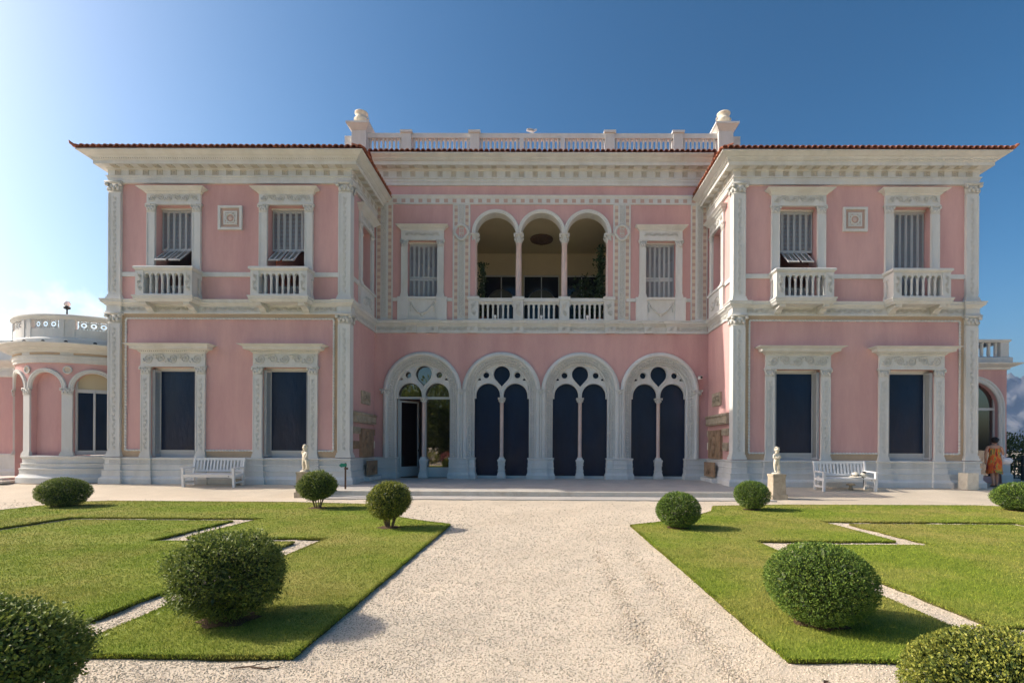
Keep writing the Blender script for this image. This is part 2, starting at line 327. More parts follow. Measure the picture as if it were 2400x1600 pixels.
def shutter_leaf(w, h, mid=False):
    b = MB(); st = .034
    if mid: b.box(-.02, .02, -.019, .019, .05, h-.05)
    b.box(-w/2, -w/2+st, -.02, .02, 0, h).box(w/2-st, w/2, -.02, .02, 0, h)
    for z in (0, h-.07): b.box(-w/2+st, w/2-st, -.018, .018, z, z+.07)
    n = int((h-.14)/.045)
    for i in range(n):
        z = .07 + (h-.14)*(i+.5)/n; x0, x1 = -w/2+st, w/2-st
        b.add([(x0,-.014,z-.022),(x1,-.014,z-.022),(x1,.014,z+.018),(x0,.014,z+.018)], [(0,1,2,3)])
    return b
def window(loc, rz, hw, zb, zt, pw, kind, fz, cz, cw, cproj, shut, recess, sill=None, open_low=False, tagname='window'):
    """opening half width hw, from zb to zt; pilasters pw wide; frieze up to fz; cornice up to cz, half width cw"""
    k = f'{kind}'
    b = MB(); ow = hw + pw
    b.box(-ow-.02, ow+.02, -.09, 0, zt, zt+.05).box(-ow, ow, -.075, 0, zt+.05, fz)              # architrave and frieze block
    b.box(-hw, hw, recess-.06, recess, zt-.06, zt)                                             # head of the timber frame
    w = obj(tagname, cached('window|'+k, lambda: b, 'stone'), None, villa, loc, rz)
    def pil():
        q = MB(); h = zt - zb; q.box(-pw/2, pw/2, -.065, 0, 0, h-.26); q.box(-pw/2-.03, pw/2+.03, -.10, 0, 0, .07); q.box(-pw/2-.015, pw/2+.015, -.085, 0, .07, .14)
        q.box(-pw/2, -pw/2+.035, -.08, -.065, .2, h-.3).box(pw/2-.035, pw/2, -.08, -.065, .2, h-.3); return q
    for sx in (-1, 1):
        p = obj('pilaster', cached('pilaster|'+k, pil, 'stone'), None, w, (sx*(hw+pw/2), 0, zb))
        obj('capital', cached('capital|'+k, lambda: capital(pw, .075, .27), 'carved', True), None, w, (sx*(hw+pw/2), 0, zt-.26))
        if kind == 'low': obj('carved_panel', cached('carved_panel|'+k, lambda: vertical(scroll(zt-zb-.62, pw-.16, .012)), 'stone', True), None, w, (sx*(hw+pw/2), -.064, (zb+zt)/2-.06))
    def cor():
        q = MB(); prof = [(.0,fz-.02),(.03,fz),(.06,fz+.03),(.06,fz+.05),(cproj*.55,fz+.09),(cproj*.6,fz+.09),(cproj*.62,cz-.07),(cproj*.85,cz-.03),(cproj,cz-.01),(cproj,cz),(0,cz+.03)]
        q.sweep([(-ow, .0), (-ow, -.075), (ow, -.075), (ow, .0)], prof); return q
    obj('cornice', cached('cornice|'+k, cor, 'stone'), None, w)
    obj('carved_frieze', cached('carved_frieze|'+k, lambda: scroll(2*ow-.12, fz-zt-.10, .03), 'carved', True), None, w, (0, -.074, (zt+.06+fz)/2))
    if kind == 'low':
        def dent():
            q = MB(); n = 34
            for i in range(n): x = -ow-.02 + (2*ow+.04)*(i+.5)/n; q.box(x-.018, x+.018, -.16, -.10, fz+.01, fz+.075)
            return q
        obj('dentil_row', cached('dentil_row|'+k, dent, 'stone'), None, w, stuff=True)
    if shut == 'shutters':
        n = 6; lw = 2*(hw-.02)/n; zmid = zb + (zt-zb)*.54 if kind == 'up' else zb + (zt-zb)*.36
        for i in range(n):
            x = -hw+.02 + lw*(i+.5)
            obj('shutter', cached(f'shutter|{k}t', lambda: shutter_leaf(lw-.008, zt-.07-zmid), 'paint_grey'), None, w, (x, recess, zmid))
            if not open_low: obj('shutter', cached(f'shutter|{k}b', lambda: shutter_leaf(lw-.008, zmid-zb-.02), 'paint_grey'), None, w, (x, recess, zb+.01))
        if open_low:
            for i, sx in enumerate((-1, 1)):
                obj('awning_shutter', cached(f'awning_shutter|{k}', lambda: shutter_leaf(2*lw-.03, .74, True).box(-lw+.05, lw-.05, .004, .012, .06, .68).moved(dz=-.74), 'paint_grey'), None, w, (sx*lw*1.15-lw*.2, recess-.03, zmid), 0, rx=math.radians(-46))
                obj('shutter', cached(f'shutter|{k}c', lambda: shutter_leaf(lw*.5, zmid-zb-.75), 'paint_grey'), None, w, (sx*(hw-.02-lw*.25), recess+.02, zb+.01))
                obj('shutter', cached(f'shutter|{k}d', lambda: shutter_leaf(2*lw-.03, .52), 'paint_grey'), None, w, (sx*lw, recess+.015, zb+.01))
    elif shut == 'screen':
        q = MB(); q.box(-hw, -hw+.07, recess-.03, recess+.05, zb, zt).box(hw-.07, hw, recess-.03, recess+.05, zb, zt).box(-hw+.07, hw-.07, recess-.02, recess+.05, zb, zb+.22).box(-hw+.07, hw-.07, recess-.02, recess+.05, zt-.12, zt-.06)
        q.box(-hw+.07, hw-.07, recess-.05, recess-.02, zb+.20, zb+.25)
        obj('frame', cached('frame|'+k, lambda: q, 'frame_grey'), None, w)
        def scr():
            q = MB(); nx, nz = 8, 14
            for j in range(nz+1):
                for i in range(nx+1):
                    u = i/nx; v = j/nz; q.v.append((-(hw-.07) + 2*(hw-.07)*u, recess - .012*math.sin(PI*u)*math.sin(PI*v)*3, zb+.24 + (zt-.10-zb-.24)*v))
            q.f = [(j*(nx+1)+i, j*(nx+1)+i+1, (j+1)*(nx+1)+i+1, (j+1)*(nx+1)+i) for j in range(nz) for i in range(nx)]; return q
        obj('sun_screen', cached('sun_screen|'+k, scr, 'screen', True), None, w)
        for sx in (-1, 1):      # folded shutters standing in the reveal
            for q_ in range(2):
                obj('folded_shutter', cached('folded_shutter|'+k, lambda: shutter_leaf(.22, zt-zb-.12), 'paint_grey'), None, w, (sx*(hw-.075-.045*q_), .125, zb+.03), PI/2 + sx*.42)
    return w

def wing(s):
    f = (lambda b: b) if s > 0 else (lambda b: b.mir())
    X = lambda x: s*x
    # walls with their reveals
    b = MB(); holes = []
    for c in WX: holes += [rect_h(c-.64, c+.64, 6.30, 9.50), rect_h(c-.79, c+.79, .88, 3.97)]
    b.plate(XI, XO, -.15, 10.8, holes, lambda u, z: (u, YW, z))
    for c in WX:
        for a, e, z0, z1 in ((c-.64, c+.64, 6.30, 9.50), (c-.79, c+.79, .88, 3.97)):
            b.strip(rect_pts(a, e, z0, z1), lambda u, z: (u, YW, z), lambda u, z: (u, YW+.5, z), True)
    SW = 18.28
    b.plate(YW, YC+.2, -.15, 10.8, [rect_h(SW-.48, SW+.48, 7.18, 9.41)], lambda u, z: (XI, u, z))
    b.strip(rect_pts(SW-.48, SW+.48, 7.18, 9.41), lambda u, z: (XI, u, z), lambda u, z: (XI+.45, u, z), True)
    b.add([(XO,YW,-.15),(XO,27,-.15),(XO,27,10.8),(XO,YW,10.8)], [(0,1,2,3)])
    obj('wall', f(b), 'stucco', villa)
    # inner floor, so that rooms stay dark
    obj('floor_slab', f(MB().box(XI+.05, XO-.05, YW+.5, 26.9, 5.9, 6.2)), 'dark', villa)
    # corner pilasters
    jog = [(XI, 19.28), (XI, YW+.22), (XI-.08, YW+.22), (XI-.08, YW-.08), (XI+.34, YW-.08), (XI+.34, YW), (XO-.34, YW), (XO-.34, YW-.08), (XO+.08, YW-.08), (XO+.08, YW+.22), (XO, YW+.22), (XO, 26)]
    for x0, x1, sd_ in ((XI-.08, XI+.34, -1), (XO-.34, XO+.08, 1)):
        cx = (x0+x1)/2; yb = YW+.22
        for z0, z1, ch in ((.90, 5.80, .36), (6.26, 10.26, .36)):
            q = MB(); q.box(x0, x1, YW-.08, yb, z0, z1-ch); q.box(x0-.05, x1+.05, YW-.13, yb+.05, z0, z0+.08).box(x0-.025, x1+.025, YW-.105, yb+.025, z0+.08, z0+.16)
            q.box(x0, x0+.05, YW-.095, YW-.08, z0+.25, z1-ch-.06).box(x1-.05, x1, YW-.095, YW-.08, z0+.25, z1-ch-.06)
            p = obj('corner_pilaster', f(q), 'stone', villa)
            cp = MB(); cp.frus(.42, .30, .44, .32, z1-ch, z1-ch+.035, cx, YW+.07); cp.frus(.40, .29, .46, .36, z1-ch+.035, z1-.07, cx, YW+.07); cp.frus(.56, .44, .60, .48, z1-.068, z1-.003, cx, YW+.07)
            xin = x0 if sd_ < 0 else x1
            for t in (-1, 1):
                cp.blob((cx+t*.235, YW-.13, z1-.11), (.065, .06, .06), 7, 5)
                cp.blob((cx+t*.14, YW-.105, z1-ch+.12), (.06, .035, .08), 6, 4); cp.blob((cx+t*.08, YW-.11, z1-ch+.21), (.05, .035, .07), 6, 4)
                cp.blob((xin+sd_*.04, YW+.07+t*.11, z1-ch+.12), (.035, .055, .08), 6, 4)
            cp.blob((cx, YW-.11, z1-ch+.13), (.06, .035, .08), 6, 4); cp.blob((xin+sd_*.05, YW+.25, z1-.11), (.06,.06,.06), 6, 4)
            obj('capital', f(cp), 'carved', p, smooth=True)
            obj('carved_panel', vertical(scroll(z1-z0-ch-.36, .15, .010)), 'stone', p, (X(cx), YW-.079, (z0+z1-ch)/2+.06), smooth=True)
    # mouldings
    pl = []
    for c in WX:
        for t in (-1, 1): pl.append((c+t*(.79+.155)-.17, c+t*(.79+.155)+.17))
    jp = jog[:6]
    for a, e in pl: jp = jp + [(a, YW), (a, YW-.07), (e, YW-.07), (e, YW)]
    jp = jp + jog[6:]
    prof = [(.17,-.12),(.17,.15),(.14,.19),(.10,.24),(.10,.40),(.115,.41),(.115,.435),(.06,.445),(.06,.60),(.075,.61),(.075,.635),(.045,.645),(.045,.80),(.07,.815),(.085,.84),(.085,.87),(0,.885)]
    ph = obj('plinth', f(MB().sweep(jp, prof)), 'stone', villa)
    fl = MB(); x = XI + .02
    pro = lambda x: .08 if (x < XI+.34 or x > XO-.34) else (.07 if any(a < x < e for a, e in pl) else 0)
    while x < XO:
        y = YW - .045 - pro(x); fl.box(x-.010, x+.010, y-.014, y+.005, .665, .775); x += .042
    obj('fluted_band', f(fl), 'stone', ph, stuff=True)
    st = [(0,5.78),(.055,5.79),(.055,5.845),(.03,5.86),(.03,6.04),(.06,6.05),(.075,6.08),(.13,6.13),(.15,6.14),(.15,6.20),(.175,6.215),(.175,6.245),(0,6.27)]
    so = obj('string_course', f(MB().sweep(jog, st)), 'stone', villa)
    xs = [(XI+.36, WX[0]-.98), (WX[0]-.55, WX[0]+.55), (WX[0]+.98, WX[1]-.98), (WX[1]-.55, WX[1]+.55), (WX[1]+.98, XO-.36)]
    for a, e in xs: obj('carved_frieze', scroll(e-a, .165, .028), 'carved', so, (X((a+e)/2), YW-.029, 5.95), smooth=True)
    obj('carved_frieze', scroll(2.2, .165, .028), 'carved', so, (X(XI-.029), 18.1, 5.95), -s*PI/2, smooth=True)
    en = [(0,10.22),(.09,10.22),(.09,10.35),(.105,10.355),(.105,10.42),(.14,10.43),(.14,10.455),(.09,10.465),(.09,10.655),(.12,10.675),(.12,10.72),(.36,10.72),(.36,10.835),(.39,10.84),(.42,10.885),(.45,10.895),(.47,10.93),(.53,10.95),(.58,10.98),(.63,11.01),(.67,11.02),(.67,11.05),(0,11.08)]
    eo = obj('entablature', f(MB().sweep([(XI, 19.28), (XI, YW), (XO, YW), (XO, 26)], en)), 'stone', villa)
    for i in range(17):
        x = XI + .26 + (XO-XI-.52)*i/16
        obj('rosette', ROS, None, eo, (X(x), YW-.09, 10.56)); obj('rosette', ROS, None, eo, (X(x), YW-.24, 10.72), rx=PI/2)
    for i in range(6):
        y = YW + .12 + i*.43
        obj('rosette', ROS, None, eo, (X(XI-.09), y+.1, 10.56), -s*PI/2); obj('rosette', ROS, None, eo, (X(XI-.24), y, 10.72), rx=PI/2)
    eg = MB(); x = XI - .40
    while x < XO + .40: eg.blob((x, YW-.415, 10.868), (.024, .022, .028), 5, 3); x += .075
    y = YW - .3
    while y < 19.2: eg.blob((XI-.415, y, 10.868), (.022, .024, .028), 5, 3); y += .075
    obj('egg_moulding', f(eg), 'stone', eo, stuff=True)
    # roof: hipped planes and one eave tile after another
    e0 = .69; zt = 11.075; zr = zt + (XO-XI+2*e0)/2*.36; xm = (XI+XO)/2; hw = (XO-XI)/2 + e0
    rf = MB(); P = [(XI-e0, YW-e0, zt), (XO+e0, YW-e0, zt), (XO+e0, 27, zt), (XI-e0, 27, zt), (xm, YW-e0+hw, zr), (xm, 27, zr)]
    rf.add(P, [(0,1,4), (1,2,5,4), (3,0,4,5)])
    ro = obj('roof', f(rf), 'terracotta', villa)
    n = 48
    for i in range(n+1):
        x = XI - e0 + .08 + (XO-XI+2*e0-.16)*i/n
        obj('roof_tile', TILE, None, ro, (X(x), YW-e0-.04, zt-.01+random.uniform(-.006,.006)), random.uniform(-.03,.03))
    for i in range(15):
        y = YW - e0 + .12 + .2*i
        if y < 19.25: obj('roof_tile', TILE, None, ro, (X(XI-e0-.04), y, zt-.01+random.uniform(-.006,.006)), -s*PI/2 + random.uniform(-.03,.03))
    hn = MB(); hn.tube([(XO+e0-.15,YW-e0+.15,zt+.06),(XO+e0,YW-e0,zt+.05),(XO+e0+.06,YW-e0-.05,zt+.1),(XO+e0+.09,YW-e0-.08,zt+.17 if s < 0 else zt+.1)], [.07,.06,.045,.012], 7)
    obj('corner_tile', f(hn), 'terracotta', ro, smooth=True)
    # windows and balconies
    k = 0
    for c in WX:
        opn = not (s > 0 and c > 11)
        window((X(c), YW, 0), 0, .64, 6.30, 9.50, .28, 'up' if opn else 'upc', 9.88, 10.03, 1.0, .22, 'shutters', .26, open_low=opn)
        window((X(c), YW, 0), 0, .79, .88, 3.97, .31, 'low', 4.46, 4.70, 1.3, .36, 'screen', .24)
        balcony((X(c), YW, 0))
    window((X(XI), SW, 0), -s*PI/2, .48, 7.18, 9.41, .22, 'side', 9.80, 9.98, .8, .2, 'shutters', .30)
    sl = MB(); sl.box(-.74, .74, -.09, 0, 6.27, 7.10).box(-.80, .80, -.13, 0, 7.10, 7.18); sp = obj('window_base', sl, 'stone', villa, (X(XI), SW, 0), -s*PI/2)
    obj('carved_panel', scroll(.9, .5, .03), 'carved', sp, (0, -.089, 6.68), smooth=True)
    # sill band between the openings, both fronts
    for a, e in ((XI+.345, WX[0]-.955), (WX[0]+.955, WX[1]-.955), (WX[1]+.955, XO-.345)):
        obj('sill_band', f(MB().box(a, e, YW-.05, YW, 7.05, 7.20)), 'stone', villa)
    obj('sill_band', f(MB().box(XI-.05, XI, YW+.225, SW-.745, 7.05, 7.20)), 'stone', villa)
    # buff surround and rope moulding of the lower wall panel
    xa, xb = XI+.345, XO-.345; ra, rb, rt, rz_ = XI+.50, XO-.50, 5.62, 1.12
    for q in ((xa, ra, .89, 5.78), (rb, xb, .89, 5.78), (ra, rb, rt, 5.78)): obj('buff_border', f(MB().box(q[0], q[1], YW-.006, YW, q[2], q[3])), 'beige', villa)
    segs = [(ra, WX[0]-1.105), (WX[0]+1.105, WX[1]-1.105), (WX[1]+1.105, rb)]
    for a, e in segs: obj('buff_border', f(MB().box(a, e, YW-.006, YW, .89, rz_)), 'beige', villa)
    def rope(p0, p1):
        l = math.dist(p0, p1); n = max(6, int(l/.022)); rp = MB()
        pts = [(p0[0]+(p1[0]-p0[0])*i/n, YW-.028, p0[1]+(p1[1]-p0[1])*i/n) for i in range(n+1)]
        rp.tube(pts, [.030 + .010*math.sin(i*2*PI/5) for i in range(n+1)], 5); return rp
    for p0, p1 in [((ra, rz_), (ra, rt)), ((rb, rz_), (rb, rt)), ((ra, rt), (rb, rt))] + [((a, rz_), (e, rz_)) for a, e in segs]:
        obj('rope_moulding', f(rope(p0, p1)), 'stone', villa)
    # square inlaid panel between the upper windows
    cx = 10.64; zc = 9.06; pn = MB(); h = .41
    for a, e, z0, z1 in ((-h,h,h-.08,h),(-h,h,-h,-h+.08),(-h,-h+.08,-h+.08,h-.08),(h-.08,h,-h+.08,h-.08)): pn.box(cx+a, cx+e, YW-.07, YW, zc+z0, zc+z1)
    po = obj('inlaid_panel', f(pn), 'stone', villa)
    obj('inlay_ground', f(MB().box(cx-h+.08, cx+h-.08, YW-.02, YW, zc-h+.08, zc+h-.08)), 'check_pink', po)
    iw = MB(); q = .23
    for a, e, z0, z1 in ((-q,q,q-.05,q),(-q,q,-q,-q+.05),(-q,-q+.05,-q+.05,q-.05),(q-.05,q,-q+.05,q-.05)): iw.box(cx+a, cx+e, YW-.045, YW-.02, zc+z0, zc+z1)
    iw.tube([(cx+.15*math.cos(t*PI/12), YW-.03, zc+.15*math.sin(t*PI/12)) for t in range(24)], .028, 5, True)
    for t in range(4): a = PI/4+t*PI/2; iw.blob((cx+.20*math.cos(a), YW-.03, zc+.20*math.sin(a)), (.035,.015,.035), 6, 4)
    obj('inlay_square', f(iw), 'stone', po)
    obj('inlay_boss', f(MB().blob((cx, YW-.02, zc), (.075,.03,.075), 10, 6)), 'marble_pink', po, smooth=True)

def rosette():
    b = MB(); h = .10
    b.add([(-h,0,-h),(h,0,-h),(h,0,h),(-h,0,h),(-h,-.022,-h),(h,-.022,-h),(h,-.022,h),(-h,-.022,h),(-h*.8,-.022,-h*.8),(h*.8,-.022,-h*.8),(h*.8,-.022,h*.8),(-h*.8,-.022,h*.8),(-h*.75,-.004,-h*.75),(h*.75,-.004,-h*.75),(h*.75,-.004,h*.75),(-h*.75,-.004,h*.75)],
          [(0,1,5,4),(1,2,6,5),(2,3,7,6),(3,0,4,7),(4,5,9,8),(5,6,10,9),(6,7,11,10),(7,4,8,11),(8,9,13,12),(9,10,14,13),(10,11,15,14),(11,8,12,15),(12,13,14,15)])
    for a in range(4):
        t = PI/4 + a*PI/2; c, q = math.cos(t), math.sin(t); w = .026
        b.add([(0,-.006,0),(c*.04-q*w,-.006,q*.04+c*w),(c*.075,-.006,q*.075),(c*.04+q*w,-.006,q*.04-c*w),(c*.04,-.034,q*.04)], [(0,4,1),(1,4,2),(2,4,3),(3,4,0)])
    return b.mesh('rosette', 'rosette')
ROS = rosette()
def tile():
    b = MB(); n = 6; L = .42; P = []
    for y, r in ((0, 1.0), (L, .86)):
        for R in (.098, .080):
            P += [(R*r*math.cos(PI*i/n), y, R*r*math.sin(PI*i/n) + y*.36) for i in range(n+1)]
    m = n+1; F = []
    for i in range(n): F += [(i, i+1, 2*m+i+1, 2*m+i), (m+i+1, m+i, 3*m+i, 3*m+i+1), (i+1, i, m+i, m+i+1)]
    b.add(P, F); return b.mesh('roof_tile', 'terracotta')
TILE = tile()

def arcade_rail(L, n, z0, z1, y0, y1, zs):
    """strip with n little round-headed openings in its lower edge"""
    b = MB(); st = L/n; r = st*.34; hs = [arch_h(-L/2+st*(i+.5), r, z0-.01, zs, 8) for i in range(n)]
    b.plate(-L/2, L/2, z0, z1, hs, lambda u, z: (u, y0, z)); b.plate(-L/2, L/2, z0, z1, hs, lambda u, z: (u, y1, z))
    for i in range(n): b.strip(arch_pts(-L/2+st*(i+.5), r, z0, zs, 8), lambda u, z: (u, y0, z), lambda u, z: (u, y1, z))
    for i in range(n+1):
        xa = -L/2+st*i-(st/2-r if i else 0); xb = -L/2+st*i+(st/2-r if i < n else 0)
        b.add([(xa,y0,z0),(xb,y0,z0),(xb,y1,z0),(xa,y1,z0)], [(0,1,2,3)])
    return b
def balcony(loc):
    W, D = .945, .50
    b = MB(); b.sweep([(-W, .02), (-W, -D), (W, -D), (W, .02)], [(-.20,6.07),(-.02,6.07),(.0,6.10),(.02,6.13),(.05,6.16),(.05,6.21),(.075,6.225),(.075,6.27),(.0,6.29),(0,6.33),(-.2,6.33)], False)
    b.box(-W+.19, W-.19, -D+.19, .02, 6.08, 6.325)
    o = obj('balcony', cached('balcony|', lambda: b, 'stone'), None, villa, loc)
    post = lambda: MB().box(-.135, .135, -.12, .12, 6.33, 7.10)
    for sx in (-1, 1):
        obj('post', cached('post|', post, 'stone'), None, o, (sx*(W-.135), -D+.12, 0))
        obj('carved_panel', cached('carved_panel|post', lambda: vertical(scroll(.6, .18, .02)), 'carved', True), None, o, (sx*(W-.135), -D-.001, 6.72))
        for q in range(2): obj('baluster', baluster(.60, .042), None, o, (sx*(W-.06), -D+.30+.12*q, 6.33))
        br = MB(); pts = [(0,6.07),(-.46,6.07),(-.46,6.02),(-.40,5.97),(-.28,5.96),(-.20,5.93),(-.16,5.86),(-.08,5.82),(0,5.82)]
        n = len(pts); P = [(x, y, z) for x in (-.10, .10) for y, z in pts]
        br.add(P, [tuple(range(n)), tuple(range(2*n-1, n-1, -1))] + [(i, i+n, (i+1) % n+n, (i+1) % n) for i in range(n)])
        br.tube([(-.11,-.40,6.01),(.11,-.40,6.01)], .045, 8); br.tube([(-.11,-.13,5.88),(.11,-.13,5.88)], .04, 8)
        obj('bracket', cached('bracket|', lambda: br, 'carved'), None, o, (sx*(W-.22), 0, 0))
        obj('side_rail', cached('side_rail|', lambda: MB().box(-.07, .07, -D+.24, 0, 6.93, 7.10), 'stone'), None, o, (sx*(W-.07), 0, 0))
    L = 2*(W-.27)
    obj('arcade_rail', cached('arcade_rail|b', lambda: arcade_rail(L, 7, 6.93, 7.11, -D+.03, -D+.15, 6.95), 'stone'), None, o)
    for i in range(1, 7): obj('baluster', baluster(.60, .042), None, o, (-L/2+L*i/7, -D+.09, 6.33))
    obj('handrail', cached('handrail|b', lambda: MB().sweep([(-W,.02),(-W,-D),(W,-D),(W,.02)], [(-.20,7.11),(.0,7.11),(.02,7.135),(.055,7.155),(.055,7.21),(.035,7.235),(-.16,7.24)], False), 'stone'), None, o)
    return o

wing(1); wing(-1)

# ---------------- middle block
AX = (-4.67, -1.557, 1.557, 4.67); AR, AZ = 1.10, 3.48        # ground arcade: axes, radius, springing
TZ = .05                                                       # terrace level
b = MB()
hl = [arch_h(c, 1.34, -.1, AZ, 22) for c in AX]
hl += [rect_h(c-.59, c+.59, 7.18, 9.41) for c in (-4.69, 4.69)]
LX = (-1.81, 0, 1.81); LR, LZ = .80, 9.70
hl += [rect_h(-2.61, 2.61, 6.27, LZ)] + [arch_h(c, LR, LZ-.001, LZ, 16) for c in LX]
b.plate(-XI, XI, -.1, 12.25, hl, lambda u, z: (u, YC, z))
for c in AX: b.strip(arch_pts(c, 1.34, -.1, AZ, 22), lambda u, z: (u, YC, z), lambda u, z: (u, YC+.55, z))
for c in (-4.69, 4.69): b.strip(rect_pts(c-.59, c+.59, 7.18, 9.41), lambda u, z: (u, YC, z), lambda u, z: (u, YC+.4, z), True)
obj('wall', b, 'stucco', villa)
b = MB()
for c in LX: b.strip(arch_pts(c, LR, LZ, LZ, 16), lambda u, z: (u, YC-.02, z), lambda u, z: (u, YC+.40, z))
for x0, x1 in ((-2.61-.001, -2.61), (2.61, 2.611)): b.box(x0, x1, YC, YC+.4, 6.3, LZ)
for x in (-.905, .905): b.box(x-.105, x+.105, YC+.001, YC+.40, LZ, LZ+.02)
obj('arch_soffit', b, 'stone', villa)
# rear and inner shell that keeps the rooms dark
b = MB(); b.box(-XO, XO, 26.9, 27.1, 0, 12.2).box(-XI-1.4, XI+1.4, 20.3, 26.9, 12.2, 12.4).box(-XI, XI, YC+.6, 26.9, 5.85, 6.1)
b.box(-XI-1.35, -XI-.9, 20.2, 27, 10.7, 13.3).box(XI+.9, XI+1.35, 20.2, 27, 10.7, 13.3)
obj('rear_wall', b, 'stucco', villa)
obj('room_floor', MB().box(-XI, XI, YC+.02, 26.9, -.02, TZ-.02), 'brown_stone', villa)

cp = [(-XI+.0, YC), (XI-.0, YC)]
# plinth between and beside the arches
pp = [(.19,TZ-.1),(.19,TZ+.14),(.15,TZ+.19),(.11,TZ+.24),(.11,.44),(.13,.45),(.13,.475),(.09,.485),(.09,.62),(.105,.63),(.105,.655),(.08,.665),(.08,.79),(.11,.81),(.13,.835),(.13,.865),(0,.88)]
edges = [-XI] + [v for c in AX for v in (c-AR, c+AR)] + [XI]
for i in range(0, len(edges), 2):
    a, e = edges[i], edges[i+1]
    mid = 0 < i < len(edges)-2
    path = [(a, YC+.5), (a, YC), (e, YC), (e, YC+.5)] if mid else ([(a+.02, YC), (e, YC), (e, YC+.5)] if i == 0 else [(a, YC+.5), (a, YC), (e-.02, YC)])
    m_ = .10 if mid else .05
    q = MB().sweep(path, [(o*.55, z) for o, z in pp])
    if mid: q.sweep([((a+e)/2-.20, YC), ((a+e)/2-.20, YC-.09), ((a+e)/2+.20, YC-.09), ((a+e)/2+.20, YC)], [(o*.6, z) for o, z in pp])
    obj('pier_plinth', q, 'stone', villa)
# arcade: hood, carved archivolt, tracery, colonnette, screen
hood = [(1.545,0),(1.545,-.06),(1.52,-.10),(1.47,-.13),(1.42,-.135),(1.38,-.11),(1.36,-.06),(1.345,-.03)]
arv = [(1.345,-.03),(1.335,-.055),(1.315,-.055),(1.30,-.02),(1.245,.02),(1.235,-.01),(1.205,-.01),(1.195,.06),(1.15,.09),(1.14,.07),(1.115,.07),(1.10,.09),(1.085,.12),(1.085,.30)]
def beads(r, y, zb, sp, sz):
    q = MB(); z = zb
    while z < AZ:
        for sg in (-1, 1): q.blob((sg*r, y, z), (sz, sz*.8, sz*1.35), 5, 3)
        z += sp
    n = int(PI*r/sp)
    for i in range(n+1): a = PI*i/n; q.blob((r*math.cos(a), y, AZ+r*math.sin(a)), (sz*1.15, sz*.8, sz*1.15), 5, 3)
    return q
def tear_h(cz, r, tip):
    # circle drawn down into a point
    d = cz - tip; ty = cz - r*r/d; tx = r*math.sqrt(1-(r/d)**2)
    def lo(u):
        u = abs(u); return tip + (ty-tip)*u/tx if u < tx else cz - math.sqrt(max(0, r*r-u*u))
    return (-r, r, lo, lambda u: cz + math.sqrt(max(0, r*r-u*u)), 20)
def tear_pts(cz, r, tip):
    d = cz-tip; a0 = math.asin(r/d); t0 = -PI/2 + (PI/2-a0); pts = [(0, tip)]
    for i in range(19): a = -a0 + (PI+2*a0)*i/18; pts.append((r*math.cos(a), cz+r*math.sin(a)))
    return pts
LCX, LCR, LCZ = .545, .475, 3.34
TZB = 3.22
def tracery():
    top = lambda u: AZ + math.sqrt(max(0, 1.09**2-u*u)) if abs(u) < 1.09 else AZ
    tri = lambda cx: (cx-.075, cx+.075, lambda u: 3.935 + .1*max(0, (u-cx)*(1 if cx < 0 else -1)), lambda u: 3.945+.11*max(0, 1-abs(u-cx+(.02 if cx > 0 else -.02))/.075), 6)
    hs = [arch_h(sg*LCX, LCR, TZB-.01, LCZ, 18) for sg in (-1,1)] + [tear_h(4.185, .325, 3.70)] + [circ_h(sg*.622, 4.145, .118) for sg in (-1,1)] + [tri(-.905), tri(.905)]
    q = MB()
    for y in (.16, .28): q.plate(-1.09, 1.09, TZB, top, hs, lambda u, z, y=y: (u, y, z))
    A = lambda u, z: (u, .16, z); B_ = lambda u, z: (u, .28, z)
    for sg in (-1, 1):
        q.strip(arch_pts(sg*LCX, LCR, TZB, LCZ), A, B_); q.strip([(sg*.622+.118*math.cos(i*PI/8), 4.145+.118*math.sin(i*PI/8)) for i in range(16)], A, B_, True)
    q.strip(tear_pts(4.185, .325, 3.70), A, B_, True)
    # raised rims
    for sg in (-1, 1):
        q.tube([(sg*LCX+(LCR+.03)*math.cos(PI-PI*i/16), .155, LCZ+(LCR+.03)*math.sin(PI-PI*i/16)) for i in range(17)], .032, 6)
        q.tube([(sg*.622+.150*math.cos(i*PI/8), .155, 4.145+.150*math.sin(i*PI/8)) for i in range(16)], .028, 6, True)
        q.blob((sg*.40, .15, 4.40), (.04,.02,.05), 6, 4); q.blob((sg*.86, .15, 4.04), (.03,.02,.04), 6, 4)
    q.tube([(x, .155, z) for x, z in tear_pts(4.185, .355, 3.655)], .030, 6, True)
    return q
TRM = tracery().mesh('tracery', 'stone')
HM = MB().arch(hood, AZ, .86, 28).mesh('hood_mould', 'stone', False)
AM = MB().arch(arv, AZ, .86, 28).mesh('archivolt', 'stone', False)
BM = beads(1.27, -.012, .95, .105, .042).join(beads(1.17, .058, .95, .09, .034)).mesh('carved_archivolt', 'carved', True)
q = MB(); q.lathe([(.085,.0),(.085,.03),(.078,.05),(.072,.08),(.072,2.20),(.08,2.24),(.075,2.28)], n=14); COL = q.mesh('colonnette', 'marble_pink', True)
q = MB(); q.frus(.34,.34,.34,.34,0,.10); q.frus(.34,.34,.24,.24,.10,.30); q.frus(.29,.29,.29,.29,.30,.335); q.frus(.24,.24,.24,.24,.335,.52); q.frus(.29,.29,.29,.29,.52,.55); q.frus(.25,.25,.30,.30,.55,.70); q.frus(.32,.32,.30,.30,.70,.75); q.frus(.24,.24,.18,.18,.75,.84); CPD = q.mesh('colonnette_base', 'stone')
CCP = column_cap(.085, .20).mesh('colonnette_capital', 'carved', True)
JC = capital(.30, .10, .20).mesh('impost_capital', 'carved', True)
